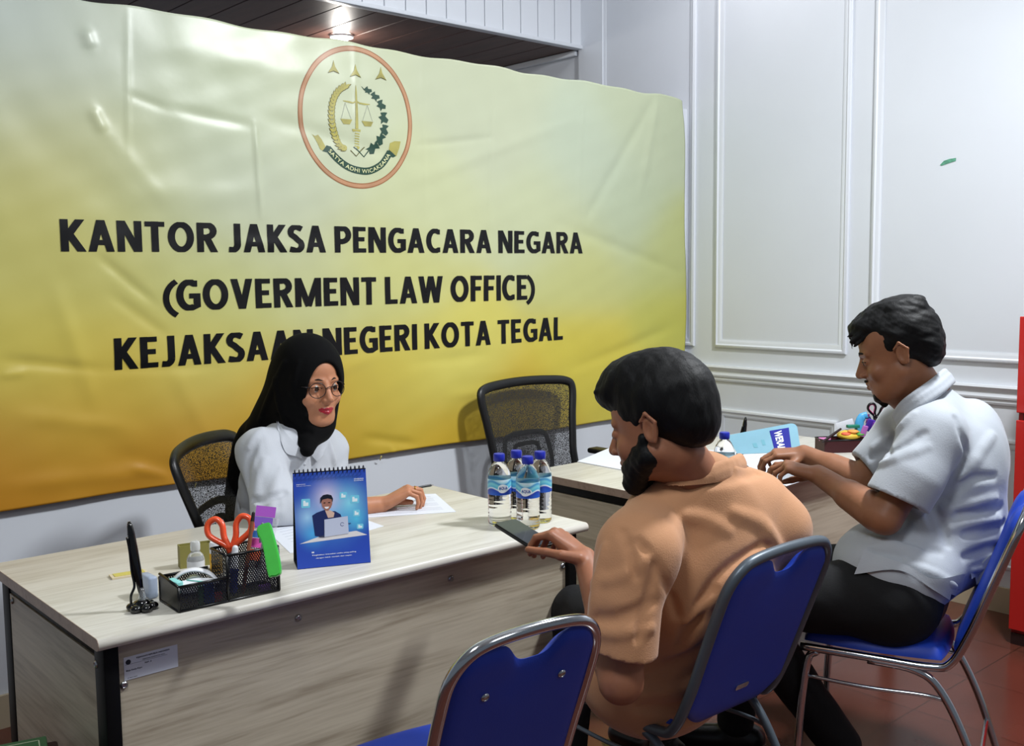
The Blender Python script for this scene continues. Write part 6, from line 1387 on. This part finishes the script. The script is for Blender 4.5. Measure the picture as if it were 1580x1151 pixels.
# ------------------------------------------------------------------ man in the tan shirt, seen from behind
def build_tan():
    sk = skin_mat('skin_tan_man', '#a06a4e'); s = 1.10
    hc = P(1020, 655, 2.27); A = math.radians(58)
    Hd = Head(hc, vdir(-math.sin(A), math.cos(A), -.20), vdir(-.05, 0, 1), s)
    org_ = np.array([float(CH2.location.x), float(CH2.location.y), 0.0]); root = thing('person', 'man in tan collared shirt seen from behind, holding a black phone', 'person', org_)
    neck = P(1082, 752, 2.36); Sl = P(985, 850, 2.20); Sr = P(1192, 815, 2.46); El = P(958, 1052, 2.16); Wl = P(903, 862, 2.42)
    pel = np.array([org_[0]+.0, org_[1]+.0, .56]); chest = P(1085, 900, 2.40); Er = P(1165, 955, 2.62); Wr = P(1085, 950, 2.88)
    F = Field((.95, 1.1, .42), (2.35, 2.35, 1.45), .0075, fx=((hc[0]-.13, hc[0]+.13, .0033), (1.38, 1.68, .003)), fy=((hc[1]-.12, hc[1]+.14, .0033), (1.62, 1.90, .003)), fz=((hc[2]-.16, hc[2]+.12, .0033), (.70, .90, .003)))
    F.ell(pel, (.17, .13, .12), None, 0); F.chain([pel, chest, neck], [.12, .095, .060], .05); F.cap(neck, hc+np.array([0, 0, -.06])-Hd.M[1]*.03, .064, .060, .03); F.chain([Sl, neck, Sr], [.040, .052, .040], .03)
    F.chain([Sl, El], [.042, .043], .02); F.chain([El, Wl], [.043, .027], .02); F.chain([Sr, Er, Wr], [.05, .042, .028], .02)
    F.cap(El+(Wl-El)*.15, El+(Wl-El)*.45, .043, .040, .02)
    Hd.build(F, wide=1.0, nose=1.1)
    # left hand, palm up, cradling the phone
    ph_c = P(806, 822, 2.58)
    Mh = basis(vdir(-.66, .42, .52), vdir(.50, -.35, .70)); Mh = np.array([-Mh[0], Mh[1], Mh[2]])   # thumb toward the viewer, palm against the end of the phone
    hand(F, Wl, Mh, 1.0, [(44, 44, 26), (52, 42, 26), (58, 40, 26), (62, 40, 26)], [8, 2, -4, -10], thumb_w=[P(893, 862, 2.39), P(866, 857, 2.39), P(842, 852, 2.41), P(815, 848, 2.44)])
    Mr = basis(Wr-Er, (0, 0, 1)); hand(F, Wr, Mr, 1.0, [(20, 30, 20)]*4)
    body = parts_obj('body', F, [sk], root, org_)
    Hd.eyes(body, org_, q_=(-1, 1))
    # hair: swept up in front, short at the nape
    G = Field(hc-np.array([.20, .20, .20]), hc+np.array([.22, .20, .22]), .0034)
    def E(c, r, k=.02, mode='add'): G.ell(Hd.w(*c), np.array(r)*s, Hd.M, k, mode)
    E((0, -.016, .050), (.087, .110, .100), 0); E((0, .045, .098), (.066, .060, .040), .03); E((0, .085, .080), (.058, .036, .034), .03); E((.01, .02, .118), (.060, .075, .030), .03); E((0, -.07, .0), (.068, .048, .060), .03)
    E((0, .125, -.025), (.10, .075, .080), .012, 'cut'); E((0, .03, -.09), (.12, .055, .070), .012, 'cut'); E((0, -.03, -.115), (.14, .12, .055), .02, 'cut')
    for q in (-1, 1): E((q*.088, .004, -.018), (.030, .026, .036), .006, 'cut')
    for i in range(60):
        a = rng.uniform(-1, 1); b = rng.uniform(-.6, 1); z0 = .118+.02*b
        p0 = Hd.w(a*.050, -.05+.03*rng.uniform(-1, 1), .085-.03*abs(a)); p1 = Hd.w(a*.050+.006*rng.uniform(-1, 1), .085+.02*rng.uniform(-1, 1), .112-.03*abs(a)+.012*rng.uniform(-1, 1)); pm = (p0+p1)/2+Hd.M[2]*.028
        G.chain(smooth_path([p0, pm, p1], 4), [.006]*9, .006)
    G.noise(.0008, 90, seed=5, stretch=(1, 1, .6))
    parts_obj('hair', G, [hair_m], root, org_)
    # beard along the jaw
    K_ = Field(hc-np.array([.16, .16, .22]), hc+np.array([.16, .18, .02]), .0034)
    for q in (-1, 1): K_.cap(Hd.w(q*.062, .014, -.022), Hd.w(q*.056, .022, -.062), .012*s, .020*s, 0.01); K_.cap(Hd.w(q*.052, .030, -.050), Hd.w(q*.034, .064, -.078), .021*s, .022*s, .012); K_.cap(Hd.w(q*.060, .012, -.060), Hd.w(q*.026, .068, -.104), .020*s, .020*s, .012)
    K_.cap(Hd.w(-.026, .070, -.106), Hd.w(.026, .070, -.106), .023*s, .023*s, .01); K_.cap(Hd.w(0, .070, -.110), Hd.w(0, .072, -.132), .024*s, .014*s, .012); K_.ell(Hd.w(0, .100, -.070), np.array([.028, .02, .016])*s, Hd.M, .004, 'cut')
    K_.noise(.0009, 120, seed=8)
    bd = parts_obj('beard', K_, [hair_m], root, org_)
    # shirt
    S = Field((1.0, 1.0, .34), (2.4, 2.3, 1.30), .0054)
    axs = (Sr-Sl)/np.linalg.norm(Sr-Sl); axs[2] = 0; axs /= np.linalg.norm(axs); Mt = np.array([axs, np.cross([0, 0, 1], axs), [0, 0, 1]]); bk_ = -Mt[1]
    ce = P(955, 998, 2.18); S.chain([Sl, P(966, 930, 2.17), El+vdir(-.005, 0, -.03)], [.080, .077, .074], 0); S.half(ce, vdir(-.14, .10, -1), .003); S.cap(El-vdir(0, 0, .03), ce+(Sl-El)*.05, .058, .062, .004, 'cut')
    S.ell(chest+np.array([0, 0, .02]), (.205, .145, .20), Mt, 0.02); S.ell(chest*.45+pel*.55+np.array([-.02, 0, 0]), (.175, .15, .24), Mt, .06); S.ell(pel+np.array([-.055, -.02, -.06]), (.205, .175, .17), Mt, .05)
    S.chain([Sl, P(1010, 800, 2.29), neck+bk_*.01], [.078, .070, .076], .05); S.chain([Sr, P(1165, 775, 2.45), neck+bk_*.01], [.082, .078, .076], .05)
    S.ell(P(1140, 820, 2.36), (.13, .06, .10), Mt, .05)
    S.chain([Sr, Er], [.078, .066], .04)
    S.folds([([(985, 835), (1010, 870), (1032, 910), (1045, 950)], .008, -.005), ([(1075, 960), (1100, 905), (1150, 862), (1195, 835)], .014, -.011), ([(1085, 945), (1120, 895), (1175, 850)], .016, .008), ([(1050, 1000), (1075, 950), (1100, 910)], .014, -.009),
             ([(1060, 960), (1090, 930), (1125, 905)], .010, .006), ([(1060, 750), (1100, 735), (1145, 722)], .010, -.005), ([(1100, 745), (1140, 735), (1170, 728)], .010, -.005), ([(920, 900), (960, 890), (1000, 860)], .012, .004), ([(905, 950), (950, 955), (1010, 930)], .014, -.006), ([(905, 970), (950, 978), (1020, 965)], .012, .006),
             ([(1000, 1040), (1060, 1020), (1110, 985)], .016, -.009), ([(990, 1070), (1050, 1060), (1100, 1030)], .016, .008), ([(985, 1095), (1040, 1095), (1090, 1075)], .016, -.008), ([(990, 1130), (1030, 1120), (1075, 1110)], .016, .006), ([(1020, 790), (1080, 800), (1120, 820)], .02, .004), ([(1130, 790), (1170, 810), (1200, 850)], .02, .004),
             ([(935, 845), (925, 900), (915, 960)], .012, .005), ([(1010, 880), (1000, 930), (985, 985)], .012, -.006), ([(960, 820), (972, 850), (980, 890)], .008, -.004)], .014)
    S.noise(.0012, 18, seed=11)
    sh = parts_obj('shirt', S, [cloth_t], root, org_)
    # collar: a standing band folded over, open at the front
    Cq = Field((1.35, 1.25, 1.0), (2.1, 1.95, 1.32), .0036)
    cp = [P(1141, 706, 2.40), P(1118, 716, 2.31), P(1070, 733, 2.26), P(1030, 752, 2.26), P(1003, 770, 2.30), P(990, 785, 2.38)]
    for dz, r_ in ((0, .010), (-.012, .012), (-.026, .013)):
        pts = smooth_path([p+np.array([0, 0, dz])+bk_*(.004 if dz else 0) for p in cp], 4); Cq.chain(pts, [r_]*len(pts), .008)
    Cq.noise(.0008, 30, seed=2)
    parts_obj('collar', Cq, [cloth_t], sh, org_)
    # trousers and shoes
    T = Field((1.2, 1.15, .0), (2.3, 2.35, .75), .008)
    hipL = pel+np.array([-.09, .0, -.02]); hipR = pel+np.array([.09, .0, -.02]); kL = np.array([pel[0]+.10, pel[1]+.40, .50]); kR = np.array([pel[0]+.33, pel[1]+.30, .50]); aL = np.array([kL[0]-.02, kL[1]+.02, .10]); aR = np.array([kR[0]+.02, kR[1]+.0, .10])
    T.cap(hipL, hipR, .125, .125, .0)
    for h_, k_, a_ in ((hipL, kL, aL), (hipR, kR, aR)): T.chain([h_, k_], [.105, .070], .04); T.chain([k_, a_], [.070, .052], .03)
    T.noise(.0015, 20, seed=4)
    parts_obj('trousers', T, [cloth_n], root, org_)
    for a_ in (aL, aR): shoe(a_, np.array([0, 1, 0]), root, org_)
    # phone
    t = thing('mobile_phone', 'black mobile phone held over the near desk by the man in tan', 'phone', ph_c)
    corners = [P(757, 808, 2.60), P(791, 798, 2.66), P(864, 836, 2.54), P(822, 856, 2.46)]
    y_ = (corners[2]+corners[3]-corners[0]-corners[1])/2; L = np.linalg.norm(y_); y_ /= L; x_ = (corners[1]-corners[0]); x_ -= y_*(x_@y_); x_ /= np.linalg.norm(x_); z_ = np.cross(x_, y_)
    if z_[2] < 0: x_ = -x_; z_ = -z_
    c = sum(corners)/4; t.location = c; M4 = Matrix([[x_[0], y_[0], z_[0], 0], [x_[1], y_[1], z_[1], 0], [x_[2], y_[2], z_[2], 0], [0, 0, 0, 1]])
    bm = B(); prism(bm, rrect(.074, .155, .010, 5), .010, M4, z0=-.006); bmesh.ops.bevel(bm, geom=[e for e in bm.edges if len(e.link_faces) == 2 and e.calc_face_angle(0) > 1.2], offset=.003, segments=3, affect='EDGES'); obj('phone_body', bm, mat('phone_case', '#08090b', .4), t, auto=50)
    bm = B(); prism(bm, rrect(.068, .149, .008, 5), .0006, M4, z0=.0041); obj('screen', bm, mat('phone_screen', '#10161c', .06, coat=.6), t, auto=50)
    return c, M4
def shoe(a_, d, root, org_):
    Q = Field(a_-np.array([.30, .30, .10]), a_+np.array([.30, .30, .06]), .006); z = .045
    toe = a_+d*.17; Q.cap(np.array([a_[0], a_[1], z])-d*.05, np.array([toe[0], toe[1], z-.010]), .042, .036, 0); Q.cap(a_+np.array([0, 0, -.02]), np.array([a_[0], a_[1], z]), .045, .045, .02); Q.half((0, 0, .004), (0, 0, -1), .003)
    parts_obj('shoe', Q, [mat('black_shoe', '#0b0b0c', .35)], root, org_)
build_tan()
# ------------------------------------------------------------------ man in the white shirt, in profile
def build_white():
    sk = skin_mat('skin_white_shirt_man', '#96664a'); s = 1.05
    hc = P(1387, 543, 2.93); A = math.radians(67)
    Hd = Head(hc, vdir(-math.sin(A), math.cos(A), -.27), vdir(-.27, .05, 1), s)
    cx, cy = float(CH3.location.x), float(CH3.location.y)
    org_ = np.array([cx, cy, 0.0]); root = thing('person', 'man in white short-sleeved shirt and dark trousers, seated in profile at the far desk', 'person', org_)
    neck = P(1428, 615, 2.98); Sl = P(1440, 672, 2.84); Sr = P(1404, 655, 3.16); El = P(1366, 800, 2.80); Wl = P(1262, 732, 3.04); Er = P(1330, 742, 3.22); Wr = P(1240, 700, 3.34)
    pel = np.array([cx+.0, cy-.03, .56]); chest = P(1462, 725, 2.99)
    print('white', hc, pel, Wl, P(1215, 715, 3.12), np.linalg.norm(Wl-El), np.linalg.norm(El-Sl))
    F = Field((1.9, .95, .42), (3.1, 2.4, 1.42), .0075, fx=((hc[0]-.13, hc[0]+.12, .0033), (2.18, 2.42, .003)), fy=((hc[1]-.12, hc[1]+.13, .0033), (1.68, 2.02, .0035)), fz=((hc[2]-.16, hc[2]+.12, .0033), (.84, 1.02, .003)))
    F.ell(pel, (.15, .12, .12), None, 0); F.chain([pel, chest, neck], [.13, .10, .062], .05); F.cap(neck, hc+np.array([0, 0, -.06])-Hd.M[1]*.02, .066, .066, .03); F.chain([Sl, neck, Sr], [.042, .052, .042], .03)
    F.cap(neck+vdir(-.03, 0, .0), Hd.w(0, .04, -.08), .060, .050, .03)
    F.chain([Sl, El, Wl], [.046, .046, .029], .02); F.chain([Sr, Er, Wr], [.056, .046, .029], .02); F.cap(El+(Wl-El)*.12, El+(Wl-El)*.5, .048, .041, .02); F.cap(Er+(Wr-Er)*.1, Er+(Wr-Er)*.5, .046, .040, .02)
    Hd.build(F, wide=1.03, nose=1.12, full=.006)
    # left hand reaching over the papers, fingers bent down
    Mh = basis(vdir(-.86, .38, .22), vdir(.22, -.2, .95)); Mh = np.array([Mh[0], Mh[1], Mh[2]])
    hand(F, Wl, Mh, 1.0, [(20, 38, 22), (34, 44, 26), (46, 48, 28), (54, 48, 28)], [8, 1, -6, -12], [(.022, .014, -.010), (.042, .046, -.030), (.040, .074, -.046), (.032, .094, -.056)])
    Mr = basis(vdir(-.80, .1, .0), vdir(0, -.3, .95)); Mr = np.array([-Mr[0], Mr[1], Mr[2]])
    hand(F, Wr, Mr, .97, [(25, 40, 30), (30, 42, 30), (34, 44, 30), (38, 44, 30)])
    body = parts_obj('body', F, [sk], root, org_)
    Hd.eyes(body, org_)
    for q in (-1, 1):
        bm = B(); tube(bm, [Vector(Hd.w(q*x, y, z)-org_) for x, y, z in ((.012, .1000, .0175), (.028, .0970, .0235), (.048, .0820, .0190))], [.002, .0034, .0015], 8); obj('eyebrow', bm, hair_m, body, smooth=True)
        bm = B(); tube(bm, [Vector(Hd.w(q*x, y, z)-org_) for x, y, z in ((.014, .0945, -.005), (.030, .0975, -.0010), (.046, .0870, -.004))], .0012, 8); obj('lash_line', bm, hair_m, body, smooth=True)
    # hair
    G = Field(hc-np.array([.20, .20, .16]), hc+np.array([.20, .20, .20]), .0034)
    def E(c, r, k=.02, mode='add', FF=G): FF.ell(Hd.w(*c), np.array(r)*s, Hd.M, k, mode)
    E((0, -.018, .046), (.084, .104, .094), 0); E((0, .060, .092), (.058, .050, .030), .03); E((.0, .088, .070), (.050, .022, .022), .02); E((0, -.075, -.005), (.064, .042, .055), .03); E((0, -.02, .12), (.05, .08, .025), .03)
    E((0, .128, -.020), (.10, .072, .078), .010, 'cut'); E((0, .040, -.085), (.12, .060, .072), .010, 'cut'); E((0, -.04, -.125), (.14, .12, .055), .015, 'cut')
    for q in (-1, 1): E((q*.088, .000, -.018), (.030, .024, .036), .006, 'cut')
    for i in range(60):
        a = rng.uniform(-1, 1); p0 = Hd.w(a*.05, -.070+.03*rng.uniform(-1, 1), .062-.03*abs(a)); p1 = Hd.w(a*.055, .100+.014*rng.uniform(-1, 1), .078-.022*abs(a)+.014*rng.uniform(-1, 1)); pm = (p0+p1)/2+Hd.M[2]*(.052+.01*rng.uniform(-1, 1))
        G.chain(smooth_path([p0, pm, p1], 4), [.006]*8+[.003], .005)
    for i in range(7): a = -.03+.01*i; G.chain([Hd.w(a, .095, .075), Hd.w(a-.004, .110, .055), Hd.w(a-.006, .112, .040+.003*(i % 3))], [.003, .002, .001], .002)
    G.noise(.0010, 90, seed=6)
    parts_obj('hair', G, [hair_m], root, org_)
    K_ = Field(hc-np.array([.16, .16, .22]), hc+np.array([.16, .18, .0]), .003)
    K_.cap(Hd.w(-.016, .078, -.102), Hd.w(.016, .078, -.102), .017*s, .017*s, .01); K_.cap(Hd.w(0, .078, -.108), Hd.w(0, .072, -.128), .018*s, .010*s, .01); K_.cap(Hd.w(-.020, .0965, -.0565), Hd.w(0, .1035, -.0545), .0026, .0042, .004); K_.cap(Hd.w(.020, .0965, -.0565), Hd.w(0, .1035, -.0545), .0026, .0042, .004)
    K_.noise(.0008, 130, seed=9); parts_obj('goatee', K_, [hair_m], root, org_)
    # shirt
    S = Field((1.95, .85, .52), (3.25, 2.1, 1.36), .0052)
    axs = Sr-Sl; axs[2] = 0; axs /= np.linalg.norm(axs); Mt = np.array([axs, np.cross([0, 0, 1], axs), [0, 0, 1]])
    dR = (Er-Sr)/np.linalg.norm(Er-Sr); cR = P(1328, 715, 3.20)
    S.chain([Sr, (Sr+Er)/2, Er+dR*.02], [.080, .080, .076], 0); S.half(cR, vdir(-.8, .0, -.5), .003); S.cap(Er+dR*.05, Er-dR*.06, .066, .060, .004, 'cut'); S.cap(Er, Er+(Wr-Er)*.5, .060, .055, .006, 'cut')
    dL = (El-Sl)/np.linalg.norm(El-Sl); cL = P(1378, 768, 2.8)
    S.chain([Sl, P(1405, 740, 2.80), El+dL*.02], [.080, .086, .086], 0); S.half(cL, vdir(-.43, .0, -.9), .003, (El-np.array([.16, .16, .16]), El+np.array([.14, .16, .12]))); S.cap(El+dL*.06, P(1388, 752, 2.8), .070, .066, .004, 'cut')
    S.ell(chest, (.20, .155, .19), Mt, 0.02); S.ell(P(1452, 815, 3.0), (.20, .180, .18), Mt, .06); S.ell(pel+np.array([0, 0, .07]), (.20, .175, .13), Mt, .06); S.ell(P(1500, 690, 3.0), (.15, .08, .14), Mt, .05)
    S.chain([Sl, neck+vdir(.012, 0, -.025), Sr], [.078, .078, .078], .05)
    seL = El+(Sl-El)*.10; seR = Er+(Sr-Er)*.22
    S.folds([([(1350, 690), (1380, 670), (1410, 640)], .012, .006), ([(1345, 705), (1390, 690), (1425, 668)], .010, -.006), ([(1350, 720), (1395, 705), (1430, 690)], .012, .006), ([(1475, 645), (1490, 700), (1470, 745), (1445, 780)], .010, -.008), ([(1485, 740), (1510, 700), (1530, 672)], .012, .005),
             ([(1460, 770), (1500, 740), (1535, 735)], .012, -.008), ([(1455, 790), (1500, 775), (1545, 765)], .014, .007), ([(1480, 795), (1520, 790), (1555, 780)], .012, -.008), ([(1450, 820), (1500, 805), (1553, 800)], .014, .006), ([(1490, 825), (1525, 820), (1552, 808)], .012, -.007), ([(1340, 815), (1390, 830), (1450, 850)], .012, -.008), ([(1345, 832), (1400, 846), (1480, 856)], .012, .006),
             ([(1340, 850), (1390, 858), (1440, 880)], .012, -.006), ([(1400, 868), (1440, 885), (1475, 905)], .012, .006), ([(1490, 860), (1520, 850), (1540, 845)], .012, -.006), ([(1500, 880), (1525, 872), (1540, 862)], .010, .005), ([(1420, 605), (1440, 590), (1455, 575)], .008, -.004), ([(1395, 640), (1375, 680), (1372, 705)], .008, -.005), ([(1430, 770), (1450, 800), (1462, 840)], .010, -.005)], .014)
    S.noise(.0011, 20, seed=12)
    sh = parts_obj('shirt', S, [cloth_w2], root, org_)
    Cq = Field((2.1, .95, 1.0), (2.95, 1.8, 1.36), .0038)
    cp = [P(1458, 574, 3.06), P(1456, 574, 2.96), P(1440, 588, 2.88), P(1416, 605, 2.85), P(1394, 622, 2.87), P(1380, 640, 2.92)]
    for o_, r_ in ((vdir(0, 0, 0), .009), (vdir(.008, -.006, -.013), .011), (vdir(.014, -.010, -.027), .012)):
        pts = smooth_path([p+o_ for p in cp], 4); Cq.chain(pts, [r_]*len(pts), .008)
    parts_obj('collar', Cq, [cloth_w2], sh, org_)
    # shirt tails with the side slit
    leaf_on('shirt_tail', S, [(1333, 850), (1400, 872), (1440, 893), (1490, 885)], [(1318, 886), (1388, 880), (1440, 910), (1478, 934)], cloth_w2, sh, org_, .014)
    leaf_on('shirt_tail', S, [(1497, 880), (1515, 870), (1535, 850)], [(1507, 934), (1518, 915), (1532, 880)], cloth_w2, sh, org_, .014)
    # trousers, belt, shoes
    T = Field((1.9, .95, .0), (3.2, 2.4, .80), .008)
    fw = np.array([-math.sin(RZ3+.25), math.cos(RZ3+.25), 0]); sd = np.array([math.cos(RZ3), math.sin(RZ3), 0])
    hL = pel-sd*.09; hR = pel+sd*.09; kL = hL+fw*.43+np.array([0, 0, -.02]); kR = hR+fw*.44+np.array([0, 0, -.0]); aL = on(2, .10, 1436, 1150)*np.array([1, 1, 0])+np.array([0, 0, .10]); aL = kL*.45+aL*.55; aL[2] = .10; aR = kR+np.array([-.02, .02, 0]); aR[2] = .10
    T.cap(hL, hR, .13, .13, 0); T.ell(pel+np.array([0, 0, .08]), (.17, .145, .09), Mt, .04)
    for h_, k_, a_ in ((hL, kL, aL), (hR, kR, aR)): T.chain([h_, k_], [.115, .078], .04); T.chain([k_, a_], [.076, .058], .03)
    T.noise(.0015, 18, seed=14); parts_obj('trousers', T, [cloth_n], root, org_)
    for a_ in (aL, aR): shoe(a_, fw, root, org_)
build_white()
